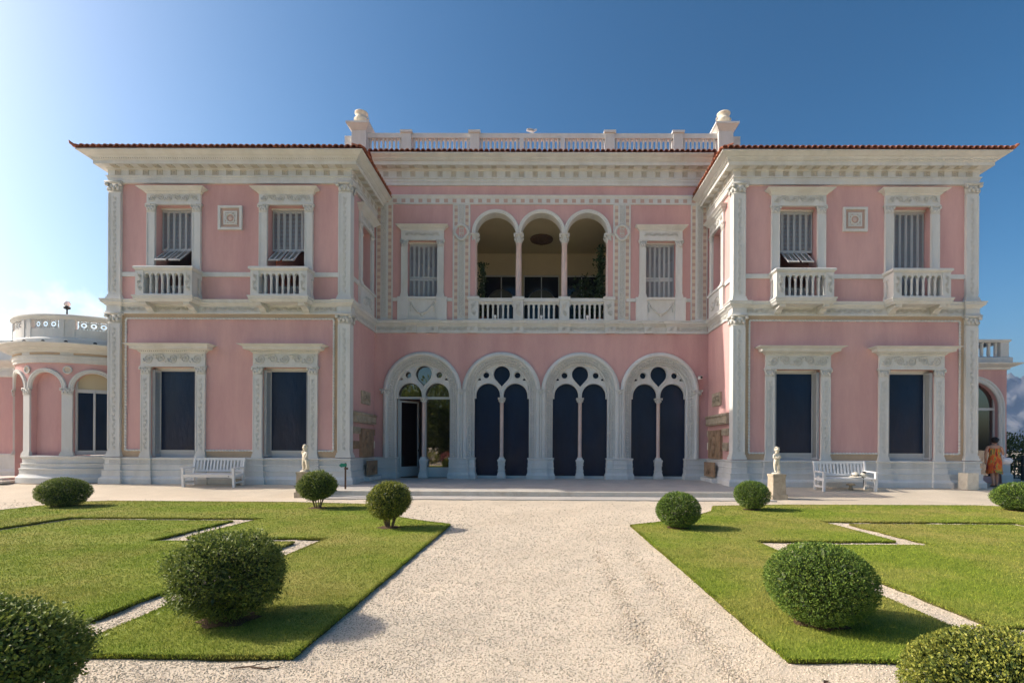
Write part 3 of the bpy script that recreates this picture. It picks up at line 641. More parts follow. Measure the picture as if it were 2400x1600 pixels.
for i, c in enumerate(AX):
    a = obj('arch_surround', HM, None, villa, (c, YC, 0)); obj('archivolt', AM, None, a); obj('carved_archivolt', BM, None, a, stuff=True); obj('tracery', TRM, None, a)
    obj('colonnette', COL, None, a, (0, .20, TZ+.82)); obj('colonnette_base', CPD, None, a, (0, .20, TZ)); obj('colonnette_capital', CCP, None, a, (0, .20, 3.05))
    if i:
        sb = MB()
        for sg in (-1, 1): sb.prism([(sg*LCX-.55, TZ+.10), (sg*LCX+.55, TZ+.10), (sg*LCX+.55, 3.4), (sg*LCX-.55, 3.4)], .33, .36)
        sb.prism([(1.10*math.cos(PI*t/16), 3.4+1.20*math.sin(PI*t/16)) for t in range(17)], .33, .36)
        obj('sun_screen', sb, 'screen', a); obj('threshold', MB().box(-1.09, 1.09, .30, .50, TZ-.05, TZ+.10), 'frame_grey', a)
for i in range(5):
    x = (AX[i-1]+AX[i])/2 if 0 < i < 4 else (AX[0]-1.47 if i == 0 else AX[3]+1.47)
    obj('impost_capital', JC, None, villa, (x, YC-.02, 3.36))
    if 0 < i < 4:
        q = MB()
        for t in (-1, 0, 1): q.tube([(x+t*.09, YC-.115, .86), (x+t*.09, YC-.115, 3.38)], .035, 6)
        obj('clustered_shaft', q, 'stone', villa)
# the first arch has glazed doors, one leaf standing open
a0 = AX[0]
fr = MB(); yb = YC+.36
for sg in (-1, 1):
    x0, x1 = a0+sg*LCX-.52, a0+sg*LCX+.52
    fr.box(x0, x0+.05, yb-.03, yb+.03, TZ, 3.35).box(x1-.05, x1, yb-.03, yb+.03, TZ, 3.35).box(x0+.05, x1-.05, yb-.03, yb+.03, 3.20, 3.29)
fr.box(a0+.07, a0+1.02, yb-.025, yb+.025, TZ+.02, TZ+.42)
fo = obj('door_frame', fr, 'frame_grey', villa)
obj('pane', MB().box(a0+.07, a0+1.02, yb-.004, yb+.004, TZ+.42, 3.20), 'glass', fo)
obj('pane', MB().prism([(a0+1.15*math.cos(PI*t/20), 3.29+1.38*math.sin(PI*t/20)) for t in range(21)], yb-.004, yb+.004), 'glass', fo)
dl = MB(); W = .93
dl.box(0, .06, -.025, .025, 0, 3.07).box(W-.06, W, -.025, .025, 0, 3.07).box(.06, W-.06, -.025, .025, 0, .40).box(.06, W-.06, -.025, .025, 3.0, 3.07)
do = obj('open_door', dl, 'frame_grey', villa, (a0-LCX-.46, yb+.02, TZ+.03), math.radians(52))
obj('pane', MB().box(.06, W-.06, -.004, .004, .40, 3.0), 'glass', do)
obj('handle', MB().box(W-.045, W-.02, -.06, .06, 1.02, 1.10), 'dark_metal', do)

# string course with blocks
st = [(0,5.76),(.055,5.77),(.055,5.825),(.03,5.84),(.03,6.04),(.06,6.05),(.075,6.08),(.13,6.13),(.15,6.14),(.15,6.20),(.175,6.215),(.175,6.245),(0,6.27)]
path = [(-XI+.05, YC)]
for x in (-5.12, -4.25, -2.72, -.905, .905, 2.72, 4.25, 5.12): path += [(x-.17, YC), (x-.17, YC-.06), (x+.17, YC-.06), (x+.17, YC)]
path += [(XI-.05, YC)]
so = obj('string_course', MB().sweep(path, st), 'stone', villa)
for x in (-5.12, -4.25, -2.72, -.905, .905, 2.72, 4.25, 5.12): obj('carved_block', cached('carved_block|', lambda: scroll(.22, .18, .05), 'carved', True), None, so, (x, YC-.09, 5.94))
cf = cached('carved_frieze|mid', lambda: scroll(1.35, .17, .03), 'carved', True)
for x in (-5.82, -3.5, -1.81, 0, 1.81, 3.5, 5.82): obj('carved_frieze', cf, None, so, (x, YC-.029, 5.94))
# upper windows of the middle block
for sx in (-1, 1):
    window((sx*4.69, YC, 0), 0, .59, 7.18, 9.41, .25, 'mid', 9.82, 9.97, .95, .18, 'shutters', .20)
    sl = MB(); sl.box(-.55, .55, -.06, 0, 6.27, 7.08).box(-.98, .98, -.12, 0, 7.08, 7.18)
    for t in (-1, 1): sl.box(t*.76-.21, t*.76+.21, -.11, 0, 6.27, 7.08)
    wb = obj('window_base', sl, 'stone', villa, (sx*4.69, YC, 0))
    sw = MB(); sw.tube([(-.45+.9*i/16, -.085, 6.95-.42*math.sin(PI*i/16)) for i in range(17)], [.02+.02*math.sin(PI*i/16)+.008*(i % 2) for i in range(17)], 6); sw.blob((0,-.09,6.50), (.08,.03,.08), 8, 5)
    for t in (-1, 1): sw.blob((t*.45,-.08,6.95), (.05,.03,.05), 6, 4); sw.tube([(t*.45,-.08,6.92),(t*.46,-.08,6.6)], [.03,.012], 5)
    obj('swag', sw, 'carved', wb, smooth=True)
    for a, e in ((sx*4.69-1.35, sx*4.69-.985), (sx*4.69+.985, sx*4.69+1.17)) if sx > 0 else ((sx*4.69-1.17, sx*4.69-.985), (sx*4.69+.985, sx*4.69+1.17)):
        obj('sill_band', MB().box(a, e, YC-.05, YC, 7.02, 7.15), 'stone', villa)
# inlaid pilaster strips with chains of rings
def ringchain(h, w):
    q = MB(); n = int(h/(w*.78)); st_ = h/n
    for i in range(n):
        z = -h/2 + st_*(i+.5)
        q.tube([(w*.36*math.cos(t*PI/6), -.012, z+w*.36*math.sin(t*PI/6)) for t in range(12)], w*.07, 4, True)
        q.blob((0, -.012, z), (w*.15, .02, w*.15), 6, 4)
        for sg in (-1, 1): q.blob((sg*w*.34, -.01, z+st_/2), (w*.12, .016, w*.14), 5, 3)
    return q
for x in (-6.20, -3.16, 3.16, 6.20):
    z0, z1 = 6.27, 10.85; hw = .345 if abs(x) < 4 else .33
    q = MB(); q.box(-hw, hw, -.03, 0, z0, z1); po = obj('inlaid_pilaster', q, 'stone', villa, (x, YC, 0))
    n = 34; sh = (z1-z0-.1)/n
    wm, pk = MB(), MB()
    for i in range(n):
        for sg in (-1, 1): (wm if (i+(sg > 0)) % 2 else pk).box(sg*.215-.062, sg*.215+.062, -.035, -.03, z0+.05+sh*i, z0+.05+sh*(i+1)-.006)
    obj('inlay_buff', wm, 'check_warm', po, stuff=True); obj('inlay_pink', pk, 'check_pink', po, stuff=True)
    eb = MB(); m_ = int((z1-z0)/.085)
    for i in range(m_):
        for sg in (-1, 1): eb.blob((sg*(hw-.028), -.035, z0+(z1-z0)*(i+.5)/m_), (.024,.024,.035), 5, 3)
    obj('bead_edge', eb, 'stone', po, stuff=True)
    q = MB(); q.box(-.13, .13, -.045, -.03, z0+.12, z1-.02); cs = obj('chain_panel', q, 'stone', po)
    obj('ring_chain', cached('ring_chain|', lambda: ringchain(z1-z0-.2, .23), 'carved', True), None, po, (0, -.045, (z0+z1)/2+.04), stuff=True)
    if abs(x) < 4:
        wr = MB(); wr.tube([(.27*math.cos(PI*2*i/28)*(1 if math.sin(PI*2*i/28) > -.3 else .78), -.06, 9.72+.29*math.sin(PI*2*i/28)) for i in range(28)], [.05+.018*(i % 2) for i in range(28)], 6, True)
        obj('wreath', wr, 'carved', po, smooth=True)
        obj('wreath_disc', MB().prism([(.235*math.cos(PI*2*i/20)*(1 if math.sin(PI*2*i/20) > -.3 else .78), 9.72+.25*math.sin(PI*2*i/20)) for i in range(20)], -.052, -.03), 'stucco', po)
# band above, checked strip
b = MB().sweep([(-XI+.02, YC), (XI-.02, YC)], [(0,10.84),(.05,10.845),(.05,10.885),(.035,10.89),(.035,11.06),(.05,11.065),(.06,11.10),(.10,11.14),(.10,11.18),(0,11.20)])
bo = obj('checked_band', b, 'stone', villa)
wm, pk = MB(), MB()
for i in range(78): (wm if i % 2 else pk).box(-XI+.04+.168*i, -XI+.04+.168*i+.155, YC-.04, YC-.034, 10.905, 11.045)
obj('inlay_buff', wm, 'stone', bo, stuff=True); obj('inlay_pink', pk, 'check_pink', bo, stuff=True)
# main entablature and eave
dz = 1.47
en = [(0,11.57),(.06,11.57),(.06,11.70),(.085,11.71),(.085,11.80),(.12,11.81),(.12,11.84),(.05,11.85),(.05,12.14),(.09,12.16),(.09,12.21),(.36,12.21),(.36,12.34),(.39,12.345),(.42,12.385),(.45,12.395),(.47,12.43),(.53,12.455),(.58,12.48),(.62,12.50),(.62,12.54),(0,12.56)]
eo = obj('entablature', MB().sweep([(-XI+.02, YC), (XI-.02, YC)], en), 'stone', villa)
for i in range(24):
    x = -6.15 + 12.3*i/23; obj('rosette', ROS, None, eo, (x, YC-.05, 12.01)); obj('rosette', ROS, None, eo, (x, YC-.23, 12.21), rx=PI/2)
eg = MB(); x = -6.5
while x < 6.5: eg.blob((x, YC-.415, 12.368), (.024,.022,.028), 5, 3); x += .075
obj('egg_moulding', eg, 'stone', eo, stuff=True)
rf = MB(); rf.add([(-XI-1.3,YC-.63,12.555),(XI+1.3,YC-.63,12.555),(XI+1.3,20.45,13.20),(-XI-1.3,20.45,13.20)], [(0,1,2,3)])
ro = obj('roof', rf, 'terracotta', villa)
for i in range(66):
    x = -6.55 + 13.1*i/65; obj('roof_tile', TILE, None, ro, (x, YC-.67, 12.55+random.uniform(-.006,.006)), random.uniform(-.03,.03))
# roof balustrade
YB = 20.6
bp = MB().box(-7.6, 7.6, YB-.14, YB+.14, 12.9, 13.45).box(-7.6, 7.6, YB-.12, YB+.12, 14.22, 14.42)
bo = obj('roof_balustrade', bp, 'stone', villa)
PX = (-7.62, -5.68, -2.83, 2.83, 5.68, 7.62)
for x in PX[1:-1]:
    obj('post', cached('post|roof', lambda: MB().box(-.20,.20,-.18,.18,13.40,14.40).box(-.25,.25,-.23,.23,14.40,14.50), 'stone'), None, bo, (x, YB, 0))
for x in (-.86, .86): obj('half_post', cached('half_post|', lambda: MB().box(-.09,.09,-.13,.13,13.40,14.25), 'stone'), None, bo, (x, YB, 0))
bx = []
for a, e, n in ((-7.32,-5.88,8),(-5.48,-3.03,13),(-2.63,-.95,9),(-.77,.77,8),(.95,2.63,9),(3.03,5.48,13),(5.88,7.32,8)):
    for i in range(n): obj('baluster', baluster(.80, .058), None, bo, (a+(e-a)*(i+.5)/n, YB, 13.43))
for x in (PX[0], PX[-1]):
    q = MB().box(-.30,.30,-.30,.30,13.0,14.42); q.frus(.62,.62,.92,.92,14.42,14.62); q.frus(.96,.96,.96,.96,14.62,14.70); q.frus(.60,.60,.50,.50,14.70,14.78)
    obj('corner_pedestal', q, 'stone', bo, (x, YB, 0))
    sx = 1 if x > 0 else -1
    q = MB().box(-.2,.2,-.12,.12,13.0,14.36); obj('side_parapet', q, 'stone', bo, (x+sx*.5, YB+.1, 0))
# loggia
for c in LX:
    a = obj('loggia_arch', cached('loggia_arch|', lambda: MB().arch([(.80,.0),(.80,-.05),(.83,-.075),(.86,-.055),(.885,-.08),(.925,-.085),(.945,-.05),(.945,0)], LZ, None, 24), 'stone'), None, villa, (c, YC, 0))
q = MB(); q.lathe([(.15,0),(.15,.04),(.125,.07),(.14,.10),(.118,.14),(.118,1.0),(.105,2.12),(.12,2.15),(.11,2.18)], n=16); LC = q.mesh('loggia_column', 'marble_pink', True)
LCP = column_cap(.115, .34).mesh('column_capital', 'carved', True)
for x in (-2.665, -.905, .905, 2.665):
    o = obj('loggia_column', LC, None, villa, (x, YC+.13, 7.18)); obj('column_capital', LCP, None, o, (0, 0, 2.18))
    p = obj('loggia_post', MB().box(-.195,.195,-.13,.25,6.27,7.06).box(-.23,.23,-.17,.28,7.06,7.18), 'stone', villa, (x, YC, 0))
    obj('carved_panel', cached('carved_panel|lp', lambda: vertical(scroll(.55, .24, .02)), 'carved', True), None, p, (0, -.131, 6.70))
for c in LX:
    L = 1.40
    p = obj('loggia_balustrade', cached('loggia_balustrade|', lambda: MB().box(-L/2,L/2,-.05,.16,6.27,6.34).box(-L/2,L/2,-.09,.18,7.0,7.14), 'stone'), None, villa, (c, YC, 0))
    obj('arcade_rail', cached('arcade_rail|l', lambda: arcade_rail(L, 7, 6.84, 7.01, -.02, .10, 6.86), 'stone'), None, p)
    for i in range(1, 7): obj('baluster', baluster(.51, .042), None, p, (-L/2+L*i/7, .04, 6.34))
    obj('spot_lamp', cached('spot_lamp|', lambda: MB().lathe([(.05,0),(.05,.02),(.02,.03),(.02,.07),(.045,.09),(.05,.17),(.04,.19)], n=10), 'paint_white', True), None, p, (0, -.10, 6.27))
# loggia room
RX, RY, RZ = 3.35, 23.7, 10.66
b = MB()
b.add([(-RX,YC+.4,6.27),(RX,YC+.4,6.27),(RX,RY,6.27),(-RX,RY,6.27)], [(0,1,2,3)])
obj('loggia_floor', b, 'paving', villa)
b = MB()
b.add([(-RX,YC+.38,6.27),(-RX,RY,6.27),(-RX,RY,RZ),(-RX,YC+.38,RZ)], [(0,1,2,3)]); b.add([(RX,YC+.38,6.27),(RX,RY,6.27),(RX,RY,RZ),(RX,YC+.38,RZ)], [(3,2,1,0)])
b.add([(-RX,YC+.38,RZ),(RX,YC+.38,RZ),(RX,RY,RZ),(-RX,RY,RZ)], [(0,1,2,3)])
GX = (-1.95, 0, 1.95)
b.plate(-RX, RX, 6.27, RZ, [rect_h(c-.86, c+.86, 6.27, 9.62) for c in GX], lambda u, z: (u, RY, z))
for c in GX: b.strip(rect_pts(c-.86, c+.86, 6.27, 9.62), lambda u, z: (u, RY, z), lambda u, z: (u, RY+.2, z))
obj('loggia_room', b, 'cream', villa)
for c in GX:
    q = MB().box(-.86,-.82,.05,.12,6.27,9.62).box(.82,.86,.05,.12,6.27,9.62).box(-.02,.02,.05,.12,6.27,9.62).box(-.82,.82,.05,.12,9.56,9.62)
    q.arch([(.66,.04),(.66,.08),(.70,.08),(.70,.04)], 8.25, None, 20)
    g = obj('garden_window', q, 'frame_grey', villa, (c, RY, 0)); obj('pane', MB().box(-.84,.84,.08,.09,6.27,9.6), 'glass_dark', g)
    obj('lunette', MB().prism([(.66*math.cos(PI*t/20), 8.25+.66*math.sin(PI*t/20)) for t in range(21)], .06, .075), 'lunette', g)
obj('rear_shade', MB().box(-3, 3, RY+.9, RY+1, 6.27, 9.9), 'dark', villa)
q = MB(); q.lathe([(.50,10.58),(.52,10.62),(.50,10.66)], 0, 22.0, 28)
for k in range(60):
    a, r = random.uniform(0, 2*PI), .46*math.sqrt(random.random()); q.blob((r*math.cos(a), 22.0+r*math.sin(a), 10.57), (.04,.04,.03), 5, 3)
obj('ceiling_medallion', q, 'wood_brown', villa)
# ------------------------------------------------------------------ round bay at the end of the house
def bend(b, R):
    o = MB(); o.f = b.f; o.v = [((R-y)*math.sin(x/R), -(R-y)*math.cos(x/R), z) for x, y, z in b.v]; return o
BR = 2.63; bay = thing('round_bay', 'rounded pink bay with arched niche and pierced white parapet against the end wall', 'pavilion', (-16.75, 19.09, 0))
D = lambda deg: math.radians(deg)*BR
def run(prof, a=-100, e=75, n=44): return bend(MB().sweep([(D(a+(e-a)*i/n), 0) for i in range(n+1)], prof), BR)
bb_ = MB(); hs = [arch_h(D(t), .53, .92 if t > -20 else .2, 3.22, 14) for t in (-60, -30, 0, 30, 60)]
ex = [D(-100+175*i/60) for i in range(61)]
bb_.plate(D(-100), D(75), .0, 4.2, hs, lambda u, z: (u, 0, z), ex)
for t in (-60, -30, 0, 30, 60): bb_.strip(arch_pts(D(t), .53, .92 if t > -20 else .2, 3.22, 14), lambda u, z: (u, 0, z), lambda u, z: (u, .22, z))
bw = obj('wall', bend(bb_, BR), 'stucco', bay)
for t in (-60, 0, 60): obj('niche', bend(MB().plate(D(t)-.6, D(t)+.6, .9, 3.9, [], lambda u, z: (u, .16, z), [D(t)-.6+.1*i for i in range(13)]), BR), 'stucco', bay)
for t in (-60, -30, 0, 30, 60):
    obj('archivolt', bend(MB().arch([(.52,.02),(.52,-.03),(.55,-.055),(.58,-.04),(.60,-.06),(.65,-.06),(.66,0)], 3.22, None, 20, D(t)), BR), 'stone', bay)
for t in (-75, -45, -15, 15, 45):
    q = MB().box(D(t)-.15, D(t)+.15, -.05, .01, .92, 3.0).box(D(t)-.19, D(t)+.19, -.09, .01, .92, 1.0).box(D(t)-.17, D(t)+.17, -.07, .01, 1.0, 1.06)
    p = obj('pilaster', bend(q, BR), 'stone', bay)
    c_ = capital(.30, .06, .24); c_.v = [(x+D(t), y, z+2.98) for x, y, z in c_.v]; obj('capital', bend(c_, BR), 'carved', p, smooth=True)
    q = MB().tube([(D(t)+.115*math.cos(i*PI/8), -.03, 3.83+.115*math.sin(i*PI/8)) for i in range(16)], .026, 6, True); obj('roundel', bend(q, BR), 'stone', bay)
    obj('roundel_disc', bend(MB().prism([(D(t)+.1*math.cos(i*PI/8), 3.83+.1*math.sin(i*PI/8)) for i in range(16)], -.02, .0), BR), 'check_warm', bay)
obj('plinth', run([(.26,0),(.26,.18),(.20,.24),(.16,.30),(.16,.45),(.18,.46),(.18,.49),(.12,.50),(.12,.62),(.135,.63),(.135,.655),(.08,.665),(.08,.82),(.11,.84),(.13,.87),(.13,.91),(0,.93)], -18), 'stone', bay)
obj('entablature', run([(0,4.06),(.06,4.065),(.06,4.14),(.085,4.15),(.085,4.27),(.11,4.275),(.11,4.30),(.07,4.305),(.07,4.42),(.10,4.43),(.13,4.48),(.20,4.50),(.22,4.53),(.34,4.56),(.40,4.60),(.46,4.64),(.48,4.66),(.48,4.69),(0,4.72)]), 'stone', bay)
q = MB()
for t in range(-75, 75, 30): q.plate(D(t+4), D(t+26), 4.325, 4.40, [], lambda u, z: (u, -.075, z), [D(t+4+i*2) for i in range(11)])
obj('frieze_inlay', bend(q, BR), 'beige', bay)
obj('parapet', run([(-.10,4.70),(.14,4.70),(.14,4.86),(.10,4.89),(.06,4.93),(.06,5.22),(-.10,5.22)]), 'stone', bay)
obj('parapet_rail', run([(-.12,5.52),(.06,5.52),(.08,5.55),(.12,5.60),(.14,5.62),(.14,5.67),(.10,5.70),(-.12,5.70)]), 'stone', bay)
for t in range(-75, 90, 30):
    for d_ in (-3.2, 3.2): obj('parapet_post', bend(MB().box(D(t+d_)-.07, D(t+d_)+.07, -.075, .10, 4.92, 5.53), BR), 'stone', bay)
    obj('parapet_post', bend(MB().box(D(t)-.08, D(t)+.08, -.05, .08, 5.0, 5.53), BR), 'stone', bay)
    if t < 75:
        q = MB()
        for k in range(3):
            u0 = D(t+6.5) + (D(t+23.5)-D(t+6.5))*(k+.5)/3; w = (D(17))/3*.5
            q.tube([(u0+.105*math.cos(i*PI/7), 0, 5.37+.105*math.sin(i*PI/7)) for i in range(14)], .024, 5, True); q.blob((u0, 0, 5.37), (.045,.02,.045), 6, 4)
            for sg in (-1, 1):
                q.tube([(u0+sg*w, 0, 5.23), (u0+sg*w*.80, 0, 5.33), (u0+sg*w*.95, 0, 5.42), (u0+sg*w*.7, 0, 5.52)], .022, 5); q.tube([(u0+sg*.03, 0, 5.22), (u0+sg*.10, 0, 5.28), (u0+sg*w*.8, 0, 5.26)], .02, 5)
        obj('pierced_panel', bend(q, BR), 'stone', bay, stuff=True)
q = MB().box(D(30)-.53, D(30)-.47, .10, .18, .95, 3.8).box(D(30)+.47, D(30)+.53, .10, .18, .95, 3.8).box(D(30)-.03, D(30)+.03, .10, .18, .95, 3.15).box(D(30)-.47, D(30)+.47, .09, .18, 3.08, 3.2).box(D(30)-.47, D(30)+.47, .10, .18, .95, 1.1)
wf = obj('window', bend(q, BR), 'frame_grey', bay)
obj('sun_screen', bend(MB().plate(D(30)-.5, D(30)+.5, .95, 3.15, [], lambda u, z: (u, .15, z), [D(30)-.5+.1*i for i in range(11)]), BR), 'screen', wf)
obj('fanlight', bend(MB().plate(D(30)-.53, D(30)+.53, 3.15, 3.9, [], lambda u, z: (u, .15, z), [D(30)-.5+.1*i for i in range(11)]), BR), 'cream', wf)
obj('door', bend(MB().plate(D(-30)-.53, D(-30)+.53, .2, 3.9, [], lambda u, z: (u, .20, z), [D(-30)-.5+.1*i for i in range(11)]), BR), 'door_red', bay)
q = MB(); q.box(-2.6, -1.35, -2.75, -1.4, 0, .16).box(-2.9, -1.0, -3.05, -1.4, 0, .08); obj('door_step', q, 'step_stone', bay)
q = MB().box(-9, -2.0, .9, 1.2, 0, 4.1); obj('rear_wing_wall', q, 'stucco', bay)
q = MB().sweep([(-9,.9),(-1.9,.9)], [(0,4.06),(.06,4.065),(.085,4.15),(.085,4.27),(.07,4.305),(.07,4.42),(.13,4.48),(.34,4.56),(.46,4.64),(.48,4.69),(0,4.72)]); q.box(-9,-1.9,.86,1.1,4.72,5.55).sweep([(-9,.9),(-1.9,.9)], [(0,0),(.2,0),(.2,.2),(.12,.3),(.12,.8),(.14,.9),(0,.93)]); obj('rear_wing_trim', q, 'stone', bay)
obj('flat_roof', MB().lathe([(.0,4.60),(2.6,4.60),(2.6,4.66),(0,4.66)], n=40, cap=False), 'paving', bay)
for i, t in enumerate((-20, -9, 4, 17, 32)):
    q = MB().blob((D(t), -.30, 4.735), (.05,.05,.045), 7, 5); tag(obj('floodlight', bend(q, BR), 'dark_metal', None, (-16.75, 19.09, 0), smooth=True), 'small black floodlight on the cornice of the round bay', 'lamp', 'floodlights on the round bay')
q = MB().tube([(0,0,0),(0,0,1.55)], .03, 8); lp = thing('roof_lamp', 'thin lamp post with white globe head above the round bay', 'lamp', (-17.72, 18.2, 4.66))
obj('pole', q, 'dark_metal', lp); obj('collar', MB().lathe([(.03,1.68),(.10,1.71),(.11,1.76),(.06,1.80)], n=12), 'dark_metal', lp, smooth=True); obj('pole_top', MB().tube([(0,0,1.55),(0,0,1.70)], .025, 8), 'dark_metal', lp)
obj('globe', MB().lathe([(.02,1.80),(.09,1.83),(.11,1.90),(.07,1.98),(.0,2.0)], n=12), 'paint_white', lp, smooth=True)

# ------------------------------------------------------------------ side pavilion at the other end
an = thing('side_pavilion', 'pink side pavilion with a tall arched window and balustrade, beyond the far wing', 'pavilion', (0, 0, 0)); AY = 19.0
b = MB(); b.plate(14.72, 18.0, 0, 4.4, [arch_h(16.66, 1.0, .25, 2.89, 18)], lambda u, z: (u, AY, z)); b.strip(arch_pts(16.66, 1.0, .25, 2.89), lambda u, z: (u, AY, z), lambda u, z: (u, AY+.3, z)); b.box(17.9, 18.0, AY+.001, 25, 0, 4.4)
obj('wall', b, 'stucco', an)
obj('archivolt', MB().arch([(1.0,.0),(1.0,-.05),(1.05,-.08),(1.12,-.06),(1.16,-.09),(1.22,-.08),(1.23,0)], 2.89, 1.0, 20, 16.66).moved(dy=AY), 'stone', an)
q = MB(); q.sweep([(14.8,AY),(18.0,AY),(18.0,25)], [(0,4.36),(.06,4.37),(.08,4.44),(.22,4.50),(.32,4.55),(.34,4.60),(0,4.64)]).sweep([(14.8,AY),(18.0,AY),(18.0,25)], [(-.25,4.64),(.12,4.64),(.12,4.82),(.05,4.86),(-.25,4.86)]).sweep([(14.8,AY),(18.0,AY),(18.0,25)], [(-.2,5.42),(.05,5.42),(.09,5.46),(.09,5.52),(-.2,5.54)])
q.box(17.72, 18.04, AY-.04, AY+.26, 4.86, 5.42); obj('cornice', q, 'stone', an)
for i in range(11): obj('baluster', baluster(.56, .06), None, an, (14.95+.27*i, AY+.1, 4.86))
q = MB().box(15.66, 15.72, AY+.12, AY+.2, .25, 3.6).box(17.60, 17.66, AY+.12, AY+.2, .25, 3.6).box(16.62, 16.68, AY+.12, AY+.2, .25, 3.9).box(15.72, 17.6, AY+.12, AY+.2, 2.8, 2.9); wf = obj('window_frame', q, 'frame_grey', an)
obj('pane', MB().prism([(15.66,.25),(17.66,.25)] + [(16.66+1.0*math.cos(PI*i/16), 2.89+1.0*math.sin(PI*i/16)) for i in range(17)], AY+.155, AY+.165), 'glass', wf)
q = MB().sweep([(14.8,AY),(15.62,AY)], [(.14,0),(.14,.3),(.08,.4),(.08,.85),(.11,.9),(0,.92)]).sweep([(17.7,AY),(18.0,AY),(18.0,25)], [(.14,0),(.14,.3),(.08,.4),(.08,.85),(.11,.9),(0,.92)]); obj('plinth', q, 'stone', an)
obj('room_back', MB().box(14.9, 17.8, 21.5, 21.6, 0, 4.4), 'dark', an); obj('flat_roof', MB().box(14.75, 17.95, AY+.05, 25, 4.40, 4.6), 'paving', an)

# ------------------------------------------------------------------ ground
g = MB(); g.add([(-6000,-6000,-.40),(6000,-6000,-.40),(6000,6000,-.40),(-6000,6000,-.40)], [(0,1,2,3)]); struct(obj('ground', g, 'gravel'))
from mathutils import noise as mn
def np_mesh(name, V, F, m, tone=None, smooth=False):
    me = bpy.data.meshes.new(name); nv, nf, k = len(V), len(F), F.shape[1]
    me.vertices.add(nv); me.vertices.foreach_set('co', np.ascontiguousarray(V, dtype=np.float32).ravel())
    me.loops.add(nf*k); me.loops.foreach_set('vertex_index', np.ascontiguousarray(F, dtype=np.int32).ravel())
    me.polygons.add(nf); me.polygons.foreach_set('loop_start', np.arange(0, nf*k, k, dtype=np.int32)); me.polygons.foreach_set('loop_total', np.full(nf, k, dtype=np.int32))
    if smooth: me.polygons.foreach_set('use_smooth', np.ones(nf, dtype=bool))
    me.update(calc_edges=True); me.materials.append(MATS[m])
    if tone is not None:
        at = me.attributes.new('tone', 'FLOAT', 'FACE'); at.data.foreach_set('value', np.ascontiguousarray(tone, dtype=np.float32))
    return me
rng = np.random.default_rng(5)
def bumps(x, y, seed, fs):
    r = np.random.default_rng(seed); o = np.zeros_like(x)
    for f, a in fs:
        for _ in range(7):
            t = r.uniform(0, 2*PI); p = r.uniform(0, 2*PI); ff = f*r.uniform(.6, 1.5); o += a*np.sin((x*math.cos(t)+y*math.sin(t))*ff + p)
    return o
FS = [(3.2, .0016), (9.0, .0013), (21.0, .0011)]
GS, GZ = 1.16, -.20       # the garden lies level, a little below the house
gx = np.concatenate([np.arange(-30, -8, .25), np.arange(-8, 8, .06), np.arange(8, 30, .25)]); gy = np.concatenate([np.arange(-25, .6, .4), np.arange(.6, 9, .05), np.arange(9, 30, .1)])
def gz(y): return GZ + (-.02-GZ)*np.clip((y-14.2)/2.2, 0, 1)
X_, Y_ = np.meshgrid(gx, gy); Z_ = bumps(X_, Y_, 3, FS) + gz(Y_)
tr = np.exp(-((X_-.8)/.05)**2/2) + np.exp(-((X_-1.25)/.05)**2/2); Z_ -= .006*tr*(np.sin(Y_*5)*.3+.7)*(Y_ < 7)
V = np.stack([X_.ravel(), Y_.ravel(), Z_.ravel()], 1); nx_, ny_ = len(gx), len(gy)
idx = np.arange(nx_*ny_).reshape(ny_, nx_); F = np.stack([idx[:-1,:-1].ravel(), idx[:-1,1:].ravel(), idx[1:,1:].ravel(), idx[1:,:-1].ravel()], 1)
struct(obj('gravel_court', np_mesh('gravel_court', V, F, 'gravel', smooth=True)))

# lawns: one bed each side with a key-shaped gravel path cut into it
LT = GZ + .036
crv = [(1.45,7.84),(1.95,8.15),(2.45,8.55),(3.0,9.15),(3.38,9.65),(3.66,10.40),(3.72,10.52),(5.5,10.82),(9.6,10.88),(10.05,10.70),(10.2,10.2)]
crv = [(a*GS, b_*GS) for a, b_ in crv]
def ltop(x):
    x = abs(x)
    for (a, b_), (c, d) in zip(crv[:-1], crv[1:]):
        if x <= c: return b_ + (d-b_)*max(0, (x-a))/(c-a)
    return crv[-1][1]
ring_out = [(2.86,3.10),(2.86,6.58),(4.76,6.58),(4.76,8.36),(8.06,8.36),(8.06,3.10)]
ring_in = [(3.18,3.42),(3.18,6.30),(5.08,6.30),(5.08,8.06),(7.74,8.06),(7.74,3.42)]
ring_out = [(a*GS, b_*GS) for a, b_ in ring_out]; ring_in = [(a*GS, b_*GS) for a, b_ in ring_in]
def inpoly(x, y, poly):
    r = np.zeros(x.shape, bool); n = len(poly)
    for i in range(n):
        (x0, y0), (x1, y1) = poly[i], poly[(i+1) % n]
        c = ((y0 > y) != (y1 > y)) & (x < (x1-x0)*(y-y0)/(y1-y0+1e-12)+x0); r ^= c
    return r
bed = [(1.45*GS,2.86*GS)] + crv + [(10.2*GS,2.86*GS)]
near_bed = [(a*GS, b_*GS) for a, b_ in [(1.40,.35),(1.40,2.36),(10.2,2.36),(10.2,.35)]]
def on_grass(x, y):
    ax = np.abs(x); return (inpoly(ax, y, bed) & ~(inpoly(ax, y, ring_out) & ~inpoly(ax, y, ring_in))) | inpoly(ax, y, near_bed)
